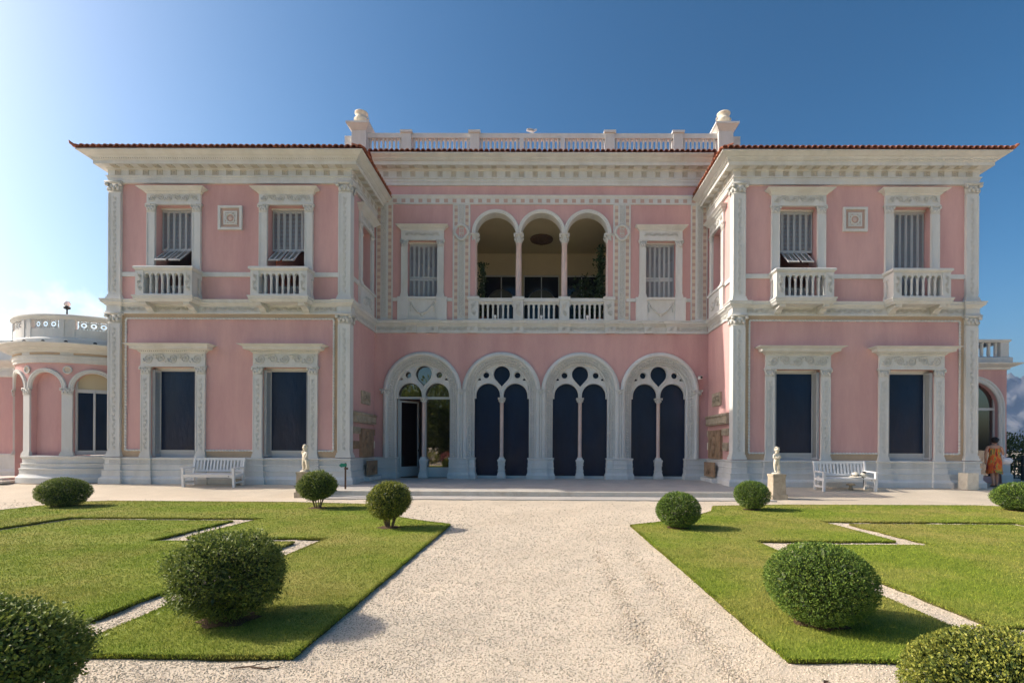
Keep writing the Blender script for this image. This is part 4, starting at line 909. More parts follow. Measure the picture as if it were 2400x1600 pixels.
for s in (1, -1):
    fn = lambda u, z: (s*u, z, LT); lo_ = lambda u, z: (s*u, z, GZ-.03)
    def lawn(top, outline):
        fl = (lambda b: b) if s > 0 else (lambda b: MB().add(b.v, [tuple(reversed(f)) for f in b.f]))
        o = struct(obj('lawn', fl(top), 'turf'))
        e = MB()
        for ol in outline: e.strip(ol, fn, lo_, True)
        obj('lawn_edge', fl(e), 'sod', o)
    b = MB(); g_ = GS; ho = [rect_h(2.86*g_,4.76*g_,3.10*g_,6.58*g_), rect_h(4.76*g_,8.06*g_,3.10*g_,8.36*g_)]
    b.plate(1.45*g_, 10.2*g_, 2.86*g_, ltop, ho, fn, [c[0] for c in crv]); lawn(b, [bed, ring_out])
    b = MB(); b.plate(3.18*g_, 7.74*g_, 3.42*g_, lambda u: (6.30 if u < 5.08*g_ else 8.06)*g_, [], fn, [5.079*g_, 5.081*g_]); lawn(b, [ring_in])
    b = MB(); b.plate(1.40*g_, 10.2*g_, .35*g_, 2.36*g_, [], fn); lawn(b, [near_bed])
# grass blades
def blades(x, y, h, w, zb=None):
    n = len(x); t = rng.uniform(0, 2*PI, n); lean = rng.uniform(.1, .9, n)*h; la = rng.uniform(0, 2*PI, n)
    bx_, by_ = np.cos(t)*w, np.sin(t)*w
    V = np.zeros((n, 3, 3)); V[:,0] = np.stack([x-bx_, y-by_, np.full(n, LT-.004) if zb is None else zb], 1); V[:,1] = np.stack([x+bx_, y+by_, np.full(n, LT-.004) if zb is None else zb], 1); V[:,2] = np.stack([x+np.cos(la)*lean, y+np.sin(la)*lean, (LT if zb is None else zb)+h], 1)
    return V.reshape(-1, 3)
Vs = []
for y0, y1, den, hh, ww in ((1.0,2.8,6000,.022,.0032),(3.2,4.9,9500,.019,.0028),(4.9,7.0,4600,.019,.0040),(7.0,9.8,2000,.018,.0062),(9.8,12.8,1000,.018,.0095)):
    xm = min(11.9, y1*1.12+.2); n = int(2*xm*(y1-y0)*den); x = rng.uniform(-xm, xm, n); y = rng.uniform(y0, y1, n); k = on_grass(x, y) & (x/y > -1.15) & (x/y < 1.03); x, y = x[k], y[k]
    Vs.append(blades(x, y, hh*rng.uniform(.35, 1.15, len(x)), ww*rng.uniform(.7, 1.3, len(x))))
for ol in (bed, ring_out, ring_in, near_bed):                    # shaggy edges
    for i in range(len(ol)):
        (xa, ya), (xb, yb_) = ol[i], ol[(i+1) % len(ol)]; l = math.hypot(xb-xa, yb_-ya); k = int(l*1500); u = rng.random(k)
        for sg in (-1, 1):
            x = sg*(xa+(xb-xa)*u)+rng.normal(0,.008,k); y = ya+(yb_-ya)*u+rng.normal(0,.008,k); q = (np.abs(x) < y*1.15) & (y > 1.0); x, y = x[q], y[q]
            Vs.append(blades(x, y, rng.uniform(.008,.020,len(x)), rng.uniform(.003,.005,len(x))*np.maximum(1, y/4), LT-rng.uniform(0,.025,len(x))))
V = np.concatenate(Vs); F = np.arange(len(V)).reshape(-1, 3)
go = obj('grass', np_mesh('grass', V, F, 'grass', rng.random(len(F)))); go['kind'] = 'stuff'; tag(go, 'short mown green grass with dry patches covering the garden beds', 'grass')
# loose stones of the gravel near by
ps = []
for y0 in np.arange(2.6, 13.4, .45):
    y1 = y0+.45; den = 8200*(3/(y0+.2))**2.2*(1 if y0 < 8 else max(0, (13.2-y0)/5.2)); sz = .0054*(max(y0, 3)/3)**.62
    xm = y1*1.1; n = int(2*xm*(y1-y0)*den); x = rng.uniform(-xm, xm, n); y = rng.uniform(y0, y1, n); k = ~on_grass(x, y) & (x/y > -1.12) & (x/y < 1.0); x, y = x[k], y[k]; ps.append(np.stack([x, y, bumps(x, y, 3, FS) + gz(y), sz*rng.uniform(.5, 1.5, len(x))], 1))
P = np.concatenate(ps); n = len(P); octv = np.array([(1,0,0),(-1,0,0),(0,1,0),(0,-1,0),(0,0,.68),(0,0,-.68)]); octf = np.array([(0,2,4),(2,1,4),(1,3,4),(3,0,4),(2,0,5),(1,2,5),(3,1,5),(0,3,5)])
rt = rng.uniform(0, 2*PI, n); c_, s_ = np.cos(rt), np.sin(rt); sv = octv[None]*P[:,3,None,None]*rng.uniform(.7, 1.3, (n,1,3)); VV = np.stack([sv[:,:,0]*c_[:,None]-sv[:,:,1]*s_[:,None], sv[:,:,0]*s_[:,None]+sv[:,:,1]*c_[:,None], sv[:,:,2]], 2) + P[:,None,:3]
FF = (octf[None] + (np.arange(n)*6)[:,None,None]).reshape(-1, 3)
po = obj('gravel', np_mesh('gravel', VV.reshape(-1,3), FF, 'pebble', np.repeat(rng.random(n)**1.5*.9, 8))); po['kind'] = 'stuff'; tag(po, 'loose pale gravel stones strewn over the garden walk', 'gravel')

# terrace: slabs, edge stones and a low step
tz = lambda y: -.035 + .085*(y-14.46)/4.84
def sloped(x0, x1, y0, y1, d, zlow=None):
    q = MB().box(x0, x1, y0, y1, 0, 1); q.v = [(x, y, tz(y)+d if z > .5 else (zlow if zlow is not None else tz(y)-.05)) for x, y, z in q.v]; return q
tr_ = struct(obj('terrace', sloped(-XI+.1, XI-.1, 14.62, YC+.3, -.014, -.35), 'step_stone'))
y = 14.90; j = 0
while y < YC-.3:
    x = -XI+.12 - (.5 if j % 2 else 0); i = 0
    while x < XI-.12:
        w = .98; a, e = max(x, -XI+.12), min(x+w, XI-.12)
        if e-a > .1: obj('paving_slab', sloped(a+.002, e-.002, y+.002, y+.598, random.uniform(-.0015,.0015)), 'paving', tr_)
        x += w; i += 1
    y += .60; j += 1
for i in range(9):
    a = -XI+.02 + (2*XI-.04)*i/9; e = a + (2*XI-.04)/9 - .006; obj('edge_stone', sloped(a, e, 14.44, 14.897, .0, -.06 if False else -.175+.008), 'step_stone', tr_)
sp = struct(obj('step', MB().box(-XI+.05, XI-.05, 13.66, 14.6, -.4, -.19), 'step_stone'))
for i in range(9):
    a = -XI+.02 + (2*XI-.04)*i/9 + (.7 if i < 8 else 0)*0; e = a + (2*XI-.04)/9 - .006; obj('tread_stone', MB().box(a, e, 13.58, 14.435, -.25, -.168+random.uniform(-.002,.002)), 'paving', sp)
# ------------------------------------------------------------------ foliage
def leaves(P, Nrm, size, seed, up=.25, spread=.9, aspect=.5):
    r = np.random.default_rng(seed); n = len(P); d = Nrm + r.normal(0, spread, (n,3)); d[:,2] += up; d /= np.linalg.norm(d, axis=1)[:,None]
    a = r.normal(0, 1, (n,3)); sd_ = np.cross(d, a); sd_ /= np.linalg.norm(sd_, axis=1)[:,None]; nr = np.cross(sd_, d)
    L = (size*r.uniform(.65, 1.35, n))[:,None]; V = np.zeros((n,4,3)); V[:,0] = P - d*L*.5; V[:,1] = P + sd_*L*aspect*.5 + nr*L*.12; V[:,2] = P + d*L*.5; V[:,3] = P - sd_*L*aspect*.5 + nr*L*.12
    return V.reshape(-1,3), np.arange(n*4).reshape(-1,4), r.random(n)
def dirs(n, seed):
    r = np.random.default_rng(seed); v = r.normal(0, 1, (n,3)); return v/np.linalg.norm(v, axis=1)[:,None]
def lump(Dv, seed, amp):
    r = np.random.default_rng(seed); o = np.zeros(len(Dv))
    for f in (2.5, 5, 9):
        for _ in range(5): k = r.normal(0, 1, 3); k /= np.linalg.norm(k); o += amp*np.sin(Dv@k*f + r.uniform(0, 6.28))/(f**.5)/1.6
    return o
def bush(label, x, y, rx, zt, zb, m, n, leaf, amp, seed, name='box_bush', inner=.80, stems=True, zbase=None, group='clipped box bushes in the lawns'):
    x, y, rx, leaf, n = x*GS, y*GS, rx*GS*.90, leaf*.92, int(n*1.3); zt, zb = GZ+zt*GS*.93, GZ+zb*GS; zbase = LT
    t = thing(name, label, 'bush', (x, y, zbase), 0, group)
    rz_ = (zt-zb)/2; cz = (zt+zb)/2 - zbase; Dv = dirs(n, seed); r = np.random.default_rng(seed+1)
    rad = (1 + lump(Dv, seed, amp)) * (1 - np.abs(r.normal(0, (1-inner)*.45, n))) * (1 + r.normal(0, amp*.5, n) + (amp > .05)*(r.random(n) < .04)*r.uniform(.03, .13, n)); E = np.array([rx, rx, rz_]); P = Dv*E*rad[:,None] + np.array([0,0,cz]); P[:,2] = np.maximum(P[:,2], .01)
    Nn = Dv/E; Nn /= np.linalg.norm(Nn, axis=1)[:,None]
    V, F, tn = leaves(P, Nn, leaf, seed+2); obj('foliage', np_mesh('foliage', V, F, m, tn), None, t)
    # darker, larger leaves inside that keep the bush from showing through
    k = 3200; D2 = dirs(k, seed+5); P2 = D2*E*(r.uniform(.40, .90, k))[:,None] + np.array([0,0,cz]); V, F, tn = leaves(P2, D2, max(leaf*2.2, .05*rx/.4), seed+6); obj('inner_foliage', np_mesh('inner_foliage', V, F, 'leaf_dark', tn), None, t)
    q = MB()
    for i in range(9):
        a = i*2.4; q.tube([(.05*math.cos(a), .05*math.sin(a), -.02), (.13*rx/.4*math.cos(a), .13*rx/.4*math.sin(a), cz*.5), (rx*.55*math.cos(a), rx*.55*math.sin(a), cz*1.1)], [.012,.010,.005], 5)
    obj('stem_cluster', q, 'bark', t)
    q = MB(); k = 18; q.v = [(rx*.50*(1+.16*math.sin(i*2.1))*math.cos(2*PI*i/k), rx*.46*(1+.16*math.sin(i*2.1))*math.sin(2*PI*i/k), .008) for i in range(k)] + [(0,0,.02)]; q.f = [(i, (i+1) % k, k) for i in range(k)]
    obj('soil_shade_patch', q, 'soil_shade', t); return t  # dark brown soil disc, the ground shading under the bush put into its colour
bush('large glossy loose-leaved box bush at the near lawn corner by the walk', -2.19, 3.44, .415, .71, .05, 'leaf_loose', 15000, .024, .10, 11)
bush('large tightly clipped dark bush across the walk from the glossy loose one', 1.97, 3.46, .405, .65, .03, 'leaf_tight', 19000, .017, .02, 21)
bush('loose dark box bush in the nearest bed, across the gravel from the large glossy bush', -2.46, 2.08, .43, .62, .03, 'leaf_loose', 17000, .026, .075, 31)
bush('bright green fine-leaved box bush in the nearest bed, across the gravel from the clipped one', 1.98, 2.06, .44, .53, -.02, 'leaf_pale', 22000, .017, .02, 41)
bush('yellowish loose round bush on bare stems at the lawn corner by the walk', -2.30, 7.45, .375, .80, .16, 'leaf_pale', 6500, .032, .06, 51)
bush('round bush on bare stems in front of the statue with raised elbow', -4.47, 9.80, .42, .84, .17, 'leaf_loose', 6500, .034, .06, 61)
bush('smooth clipped green ball bush at the lawn corner opposite the yellowish bush', 2.13, 7.58, .385, .64, .03, 'leaf_tight', 8500, .024, .022, 71)
bush('smooth clipped green ball bush in front of the stone pedestal with folded-arm statue', 4.27, 9.90, .39, .68, .04, 'leaf_tight', 7500, .025, .022, 81)
bush('broad low dark box bush at the lawn corner near the round bay', -9.66, 9.88, .49, .66, .02, 'leaf_loose', 8500, .030, .035, 91)
bush('broad low clipped box bush in front of the walking woman', 9.75, 9.98, .54, .66, .02, 'leaf_tight', 8500, .030, .045, 101)

# ------------------------------------------------------------------ benches
def bench(label, x, y):
    t = thing('garden_bench', label, 'bench', (x, y, float(gz(y-.26))+.002)); t.rotation_euler.x = .05; W, Dp = .86, .56; m = 'paint_white'
    for sx in (-1, 1):
        obj('leg', MB().box(-.035,.035,-.035,.035,0,.60).mesh('leg', m), None, t, (sx*(W-.035), -Dp/2+.035, 0))
        q = MB(); q.bar((0,Dp/2-.03,0), (0,Dp/2-.03,.42), .06, .06); q.bar((0,Dp/2-.03,.42), (0,Dp/2+.09,.93), .06, .06); obj('back_post', q, m, t, (sx*(W-.035), 0, 0))
        q = MB(); q.prism([(-.05,.60),(.05,.60),(.055,.635),(-.055,.635)], -Dp/2-.03, Dp/2+.02); obj('arm_rest', q, m, t, (sx*(W-.035), 0, 0))
        q = MB().box(-.02,.02,-Dp/2+.07,Dp/2-.06,.12,.17).box(-.02,.02,-Dp/2+.07,Dp/2-.06,.33,.40); obj('side_rail', q, m, t, (sx*(W-.035), 0, 0))
    q = MB().prism([(-W+.07,.40),(W-.07,.40),(W-.07,.30),(W-.2,.335),(-W+.2,.335),(-W+.07,.30)], -Dp/2+.01, -Dp/2+.05); obj('apron', q, m, t)
    sm = MB().box(-W+.01, W-.01, -.04, .04, .40, .425).mesh('seat_slat', m)
    for i in range(5): obj('seat_slat', sm, None, t, (0, -Dp/2+.02+.108*i, 0))
    q = MB().bar((-W+.06,Dp/2+.085,.885), (W-.06,Dp/2+.085,.885), .035, .075); obj('top_rail', q, m, t); q = MB().bar((-W+.06,Dp/2-.005,.50), (W-.06,Dp/2-.005,.50), .035, .07); obj('lower_rail', q, m, t)
    bs = MB().bar((0,Dp/2,.52), (0,Dp/2+.083,.86), .052, .018, (0,1,0)).mesh('back_slat', m)
    for i in range(14): obj('back_slat', bs, None, t, (-W+.13+(2*W-.26)*i/13, 0, 0))
    obj('maker_plate', MB().box(W-.20, W-.165, -Dp/2+.004, -Dp/2+.01, .355, .375), 'dark', t)
    return t
bench('white slatted garden bench with nothing on it, below the wing beside the round bay', -10.80, 16.12)
bench('white slatted garden bench holding a hat and bag, below the wing near the woman', 9.87, 15.92)
# things on the bench
h = thing('sun_hat', 'pale straw sun hat with dark band tilted on the bench seat', 'hat', (10.13, 15.80, .375), .3)
q = MB().lathe([(.0,.15),(.05,.148),(.09,.125),(.10,.07),(.105,.03),(.17,.012),(.19,0),(.0,0)], n=22, cap=False); q.v = [(x, y, z + .22*max(0, x)) for x, y, z in q.v]
obj('crown', q, 'straw', h, smooth=True); q = MB().lathe([(.107,.03),(.111,.035),(.108,.065),(.104,.065)], n=22, cap=False); q.v = [(x, y, z + .22*max(0, x)) for x, y, z in q.v]; obj('band', q, 'dark', h)
bg_ = thing('shoulder_bag', 'small pale shoulder bag with black flap and hanging strap on the bench', 'bag', (10.38, 15.78, .358))
q = MB(); q.blob((0,0,.075), (.115,.07,.08), 14, 8); obj('body', q, 'straw', bg_, smooth=True); q = MB(); q.blob((.03,0,.16), (.055,.05,.04), 10, 6); obj('flap', q, 'dark', bg_, smooth=True)
obj('strap', MB().tube([(-.08,-.05,.05),(-.10,-.15,.0),(-.105,-.17,-.06),(-.105,-.165,-.30)], .011, 6), 'dark', bg_)
for lab, x, y in (('squat stone spotlight behind the empty bench', -10.12, 16.30), ('squat stone spotlight under the bench with the hat', 10.10, 15.98)):
    t = thing('garden_spotlight', lab, 'lamp', (x, y, float(gz(y)))); obj('base', MB().lathe([(.07,0),(.075,.02),(.055,.06),(.05,.13),(.06,.15)], n=12), 'old_stone', t, smooth=True); obj('hood', MB().lathe([(.13,.15),(.14,.17),(.11,.20),(.03,.215),(0,.216)], n=14), 'old_stone', t, smooth=True)

# ------------------------------------------------------------------ figures
def skin_obj(name, nodes, edges, m, parent=None, root=None, sub=2):
    ks = list(nodes); bm = bmesh.new(); L = bm.verts.layers.skin.verify(); vv = {}
    for k in ks:
        x, y, z, r = nodes[k]; v = bm.verts.new((x, y, z)); rr = r if isinstance(r, tuple) else (r, r); v[L].radius = rr; v[L].use_root = (k == (root or ks[0])); vv[k] = v
    for a, b in edges: bm.edges.new((vv[a], vv[b]))
    me = bpy.data.meshes.new(name); bm.to_mesh(me); bm.free(); me.materials.append(MATS[m])
    o = bpy.data.objects.new(name, me); C.objects.link(o); o.parent = parent
    md = o.modifiers.new('skin', 'SKIN'); md.use_smooth_shade = True; ms = o.modifiers.new('sub', 'SUBSURF'); ms.levels = sub; ms.render_levels = sub
    return o
def chain(*ks): return list(zip(ks[:-1], ks[1:]))
def fingers(nd, ed, wrist, pts):
    for i, seg in enumerate(pts):
        prev = wrist
        for j, p in enumerate(seg): k = f'{wrist}f{i}{j}'; nd[k] = p; ed.append((prev, k)); prev = k
def cherub(label, x, y, z, rz, pose, s=.60):
    x, y, z, s = x*GS, y*GS, GZ+.737, s*GS
    t = thing('cherub_statue', label, 'statue', (x, y, z), rz)
    nd = {'pel': (0,0,.43,.085), 'bel': (0,-.012,.53,.092), 'che': (0,0,.64,.090), 'nk': (0,0,.735,.042), 'hd0': (0,-.012,.80,.078), 'hd': (0,-.018,.87,.094), 'hd1': (0,-.006,.945,.068)}
    ed = chain('pel', 'bel', 'che', 'nk', 'hd0', 'hd', 'hd1')
    nd.update({'nose': (0,-.118,.862,.013), 'chin': (0,-.085,.80,.024)}); ed += [('hd','nose'), ('hd0','chin')]
    for sg, q in ((1,'r'),(-1,'l')):
        f = -.05 if (sg > 0) == (pose == 'fold') else .015
        nd.update({q+'hip': (sg*.062,0,.39,.078), q+'kn': (sg*.066,f,.22,.052), q+'an': (sg*.062,.0+f*.3,.06,.034), q+'ft': (sg*.070,-.075+f*.3,.034,.026)}); ed += [('pel',q+'hip')] + chain(q+'hip',q+'kn',q+'an',q+'ft')
        nd[q+'sh'] = (sg*.105,0,.69,.046); ed.append(('che',q+'sh'))
        nd[q+'ear'] = (sg*.098,.0,.862,.018); ed.append(('hd',q+'ear'))
    if pose == 'fold':
        nd.update({'rel': (.165,-.02,.565,.036), 'rwr': (.05,-.125,.60,.024), 'rha': (.01,-.135,.625,.022), 'lel': (-.165,-.02,.565,.036), 'lwr': (-.05,-.13,.57,.024), 'lha': (.0,-.14,.56,.022)})
    else:
        nd.update({'rel': (.15,-.05,.56,.036), 'rwr': (.16,-.12,.46,.024), 'rha': (.16,-.135,.42,.022), 'lel': (-.225,.0,.64,.036), 'lwr': (-.12,-.05,.70,.024), 'lha': (-.085,-.06,.725,.022)})
    ed += chain('rsh','rel','rwr','rha') + chain('lsh','lel','lwr','lha')
    for w in ('rha','lha'):
        hx, hy, hz, _ = nd[w]; dx = -1 if w == 'rha' else 1
        if pose != 'fold' and w == 'rha': sg_ = [[(hx-.018+.012*i, hy-.012, hz-.03-(.006 if i in (1,2) else 0), .0075)] for i in range(4)] + [[(hx-.028, hy-.01, hz-.008, .008)]]
        else: sg_ = [[(hx+dx*(.032+(.006 if i in (1,2) else 0)), hy-.006, hz+.018-.012*i, .0075)] for i in range(4)] + [[(hx+dx*.008, hy-.006, hz+.03, .008)]]
        fingers(nd, ed, w, sg_)
    o = skin_obj('body', {k: (a*s, b*s, c*s, r*s) for k, (a, b, c, r) in nd.items()}, ed, 'statue_stone', t, 'pel')
    o.location.z = .035
    q = MB()
    for i in range(26):
        a = random.uniform(0, 2*PI); e_ = random.uniform(.1, 1.4); r = .098*s
        yy = -.01*s + r*math.cos(e_)*math.sin(a)
        if math.sin(a) < -.3 and e_ < .75: continue
        q.blob((r*math.cos(e_)*math.cos(a), yy, .875*s+.035+r*math.sin(e_)), .028*s, 6, 4)
    obj('curl_cluster', q, 'statue_stone', t, smooth=True)
    sgx = 1 if pose == 'fold' else -1
    obj('tree_stump', MB().tube([(sgx*.14*s,.05*s,.02),(sgx*.145*s,.055*s,.2*s),(sgx*.12*s,.05*s,.36*s),(sgx*.10*s,.04*s,.44*s)], [.062*s,.05*s,.045*s,.03*s], 8), 'statue_stone', t, smooth=True)
    if pose != 'fold': obj('drapery', MB().tube([(.14*s,-.06*s,.46*s+.03),(.16*s,-.03*s,.40*s),(.15*s,.0,.2*s),(.12*s,.02*s,.04)], [.05*s,.07*s,.06*s,.045*s], 9), 'statue_stone', t, smooth=True)
    obj('base', MB().lathe([(.135,0),(.14,.015),(.12,.04)], n=16), 'statue_stone', t); return t
def pedestal(label, x, y, m):
    t = thing('statue_pedestal', label, 'pedestal', (x*GS, y*GS, GZ+.002)); obj('foot', MB().box(-.22,.22,-.22,.22,-.02,.15), m, t); obj('shaft', MB().frus(.375,.375,.35,.35,.15,.64), m, t); obj('cap', MB().box(-.18,.18,-.18,.18,.64,.68).box(-.19,.19,-.19,.19,.68,.735), m, t); return t
pedestal('weathered grey pedestal half hidden by a round bush, under the statue with raised elbow', -5.90, 12.25, 'old_stone')
pedestal('buff stone pedestal in the sun at the terrace corner, under the statue with folded arms', 5.92, 12.30, 'old_stone')
cherub('pale stone child statue with one elbow raised, on the grey pedestal', -5.90, 12.25, .637, -.5, 'elbow', .66)
cherub('pale stone child statue with folded arms, on the sunlit buff pedestal', 5.92, 12.30, .637, .25, 'fold', .66)
# little arrow sign
t = thing('arrow_sign', 'small green arrow sign on a brown post behind the round bush', 'sign', (-5.97, 14.95, tz(14.95))); obj('post', MB().box(-.02,.02,-.02,.02,0,.80), 'wood_brown', t)
obj('arrow_board', MB().prism([(-.19,.72),(-.12,.665),(.05,.70),(.05,.775),(-.12,.79)], -.035, -.021), 'green_sign', t); obj('cross_board', MB().box(-.02,.09,-.04,-.022,.60,.66), 'wood_brown', t)
# stone block
t = obj('stone_block', MB().box(-.19,.19,-.18,.18,0,.56), 'statue_stone', None, (14.12, 16.22, -.05)); md = t.modifiers.new('bevel', 'BEVEL'); md.width = .012; md.segments = 2; tag(t, 'plain square pale stone block at the foot of the end pilaster', 'stone block')
# carved fragments set on the wing side walls
def fragments(s):
    side = 'beside the open door' if s < 0 else 'under the security camera'
    def put(name, y0, y1, z0, z1, d, m, lab, cat, relief=None, wz=XI):
        w, hh = y1-y0, z1-z0; q = MB(); n = 10; out = []
        q.box(-w/2, w/2, -d, 0, 0, hh); o = thing(name, lab, cat, (s*wz, (y0+y1)/2, z0), -s*PI/2); obj('slab', q, m, o)
        if relief: obj('relief', relief(w, hh, d), m, o, smooth=True)
        return o
    def figure(w, hh, d):
        q = MB(); q.blob((0,-d,hh*.84), (w*.09,.04,hh*.07), 8, 6); q.blob((0,-d,hh*.60), (w*.15,.05,hh*.18), 8, 6)
        for k in (-1, 1): q.tube([(k*w*.07,-d,hh*.45),(k*w*.09,-d-.02,hh*.28),(k*w*.07,-d,hh*.06)], [.06,.05,.035], 6); q.tube([(k*w*.13,-d,hh*.70),(k*w*.26,-d-.02,hh*.60),(k*w*.22,-d,hh*.40)], [.035,.03,.025], 6); q.tube([(k*w*.38,-d,hh*.05),(k*w*.40,-d,hh*.5),(k*w*.36,-d,hh*.95)], [.03,.035,.025], 6)
        return q
    def leaf(w, hh, d): return scroll(w*.8, hh*.7, .04).moved(dy=-d, dz=hh/2)
    def moul(w, hh, d): q = MB(); q.box(-w/2-.005, w/2+.005, -d-.03, -d, hh*.72, hh*.95); q.box(-w/2, w/2, -d-.015, -d, hh*.1, hh*.25); return q
    put('wall_plaque', 17.83, 18.70, 2.86, 3.34, .06, 'old_stone', f'small pale stone plaque high on the wing side wall {side}', 'plaque', leaf)
    put('carved_slab', 17.05, 19.15, 2.14, 2.52, .13, 'old_stone', f'long moulded stone slab across the wing side wall {side}', 'stone slab', moul)
    put('relief_panel', 17.72, 18.95, .90, 1.95, .11, 'brown_stone', f'brown stone relief with figures on the wing side wall {side}', 'relief', figure)
    put('stone_fragment', 17.02, 17.60, 1.74, 1.98, .09, 'old_stone', f'small buff carved fragment at the upper front of the relief {side}', 'stone fragment', leaf)
    put('stone_fragment', 17.10, 17.52, 1.20, 1.48, .09, 'brown_stone' if s < 0 else 'old_stone', f'small knotted carved fragment at the lower front of the relief {side}', 'stone fragment', leaf)
    put('stone_fragment', 18.99, 19.22, 1.72, 1.96, .07, 'brown_stone' if s < 0 else 'old_stone', f'narrow fragment squeezed into the corner above the small slab {side}', 'stone fragment')
    put('stone_fragment', 18.98, 19.22, 1.22, 1.50, .06, 'statue_stone', f'smooth white little slab in the wall corner beside the relief {side}', 'stone fragment')
    put('stone_relic', 17.92, 18.98, .22, .76, .06, 'brown_stone', f'broken brown stone slab leaning against the plinth {side}', 'stone slab', lambda w, hh, d: MB().tube([(-.2,-d,.1),(-.1,-d,.35),(.0,-d,.12),(.12,-d,.4),(.2,-d,.15)], .035, 6), XI-.19)
    tag(obj('relic_ledge', MB().box(s*(XI-.17) if s < 0 else XI-.36, s*(XI-.36) if s < 0 else XI-.17, 17.8, 19.1, TZ-.06, TZ+.12) if s > 0 else MB().box(-XI+.17, -XI+.36, 17.8, 19.1, TZ-.06, TZ+.12), 'stone'), f'low white ledge carrying a broken brown slab {side}', 'ledge')
fragments(1); fragments(-1)
# security camera
t = thing('security_camera', 'small white security camera on a bracket at the last arch', 'camera', (6.18, YC, 3.98)); obj('bracket', MB().tube([(.1,0,.05),(.05,-.22,.08),(-.05,-.25,.08)], .018, 6), 'paint_white', t)
q = MB().box(-.05,.05,-.42,-.14,-.02,.07); obj('housing', q, 'paint_white', t); obj('lens', MB().box(-.035,.035,-.45,-.42,-.012,.055), 'dark', t); obj('sun_visor', MB().add([(-.08,-.5,.085),(.08,-.5,.085),(.10,-.1,.10),(-.10,-.1,.10)], [(0,1,2,3)]), 'paint_white', t)
# urns
for x, lab in ((-7.62, 'pale stone urn on the roof corner above the plain-bench wing'), (7.62, 'pale stone urn on the roof corner above the hat-bench wing')):
    q = MB().lathe([(r*.8, z*.8) for r, z in [(.0,0),(.20,0),(.20,.05),(.12,.09),(.14,.13),(.30,.22),(.34,.32),(.33,.36),(.29,.38),(.27,.46),(.29,.58),(.34,.62),(.34,.67),(.28,.68),(.22,.60),(.0,.58)]], n=24, cap=False)
    t = thing('roof_urn', lab, 'urn', (x, YB, 14.78)); obj('bowl', q, 'statue_stone', t, smooth=True)
    q = MB()
    for sg in (-1, 1): q.tube([(sg*.25,0,.24),(sg*.31,0,.28),(sg*.30,0,.36),(sg*.23,0,.38)], .022, 6)
    obj('handle_pair', q, 'statue_stone', t, smooth=True)
# gull on the balustrade
t = thing('gull', 'grey and white gull standing on the roof balustrade', 'bird', (-.42, YB, 14.42), .2)
nd = {'a': (-.16,0,.17,.03), 'b': (-.06,0,.16,.065), 'c': (.06,0,.17,.07), 'd': (.13,0,.21,.045), 'e': (.17,0,.25,.042), 'f': (.215,0,.245,.014), 't': (-.26,0,.16,.02), 'l': (.0,.025,.08,.02), 'l2': (.0,.025,.0,.008), 'r': (.0,-.025,.08,.02), 'r2': (.0,-.025,.0,.008)}
skin_obj('body', nd, chain('t','a','b','c','d','e','f')+[('c','l'),('l','l2'),('c','r'),('r','r2')], 'white_cloth', t, 'c')
for sg in (-1, 1): q = MB(); q.blob((-.08, sg*.06, .185), (.17,.02,.05), 10, 6); obj('wing', q, 'gull_grey', t, smooth=True)

# ------------------------------------------------------------------ woman walking off past the end of the house
t = thing('person', 'dark-haired woman seen from behind in an orange patterned dress, head bent, bag on her arm', 'person', (15.80, 17.1, 0.0), math.radians(-18))
nd = {'pel': (0,0,.92,(.150,.115)), 'wai': (0,.015,1.08,(.118,.095)), 'che': (0,.03,1.24,(.135,.10)), 'sh': (0,.05,1.37,(.10,.075)), 'nk': (.02,.095,1.45,.050), 'hd0': (.045,.135,1.50,.062), 'hd': (.055,.145,1.575,.088), 'hd1': (.06,.145,1.655,.060)}
ed = chain('pel','wai','che','sh','nk','hd0','hd','hd1'); nd['nose'] = (.07,.255,1.55,.012); ed.append(('hd','nose'))
for sg, q in ((1,'r'),(-1,'l')):
    f = .13 if sg > 0 else -.09
    nd.update({q+'hip': (sg*.085,0,.86,.092), q+'kn': (sg*.085,f*.7+.03,.48,.058), q+'ca': (sg*.085,f*.4-.02,.34,.056), q+'an': (sg*.08,f*.75-.05,.09,.034), q+'he': (sg*.08,f*.75-.09,.045,.03), q+'to': (sg*.095,f*.75+.10,.03,.028)}); ed += [('pel',q+'hip')]+chain(q+'hip',q+'kn',q+'ca',q+'an',q+'to')+[(q+'an',q+'he')]
    nd[q+'s'] = (sg*.185,.045,1.37,.055); ed.append(('sh',q+'s'))
nd.update({'re': (.255,.02,1.12,.044), 'rw': (.215,.20,1.04,.030), 'rh': (.19,.27,1.05,.030), 'le': (-.245,.03,1.12,.042), 'lw': (-.215,.10,.92,.029), 'lh': (-.20,.13,.85,.030)})
ed += chain('rs','re','rw','rh')+chain('ls','le','lw','lh')
fingers(nd, ed, 'rh', [[(.19-.028*1+.019*i, .32, 1.055, .0095), (.19-.028+.019*i, .345, 1.03-.002*i, .008)] for i in range(4)] + [[(.15,.285,1.07,.010),(.145,.315,1.065,.009)]])
fingers(nd, ed, 'lh', [[(-.20, .105+.018*i, .80-(.008 if i in (1,2) else 0), .0095), (-.195, .11+.018*i, .765-(.008 if i in (1,2) else 0), .008)] for i in range(4)] + [[(-.17,.16,.83,.010),(-.165,.17,.80,.009)]])
skin_obj('body', nd, ed, 'skin', t, 'pel')
q = MB(); nr = 28
rings = [(1.315,.155,.115,.035),(1.24,.165,.130,.03),(1.10,.142,.118,.015),(1.0,.165,.135,.0),(.90,.188,.155,.0),(.78,.20,.175,.01),(.64,.205,.20,.02),(.52,.215,.225,.02),(.46,.22,.235,.02)]
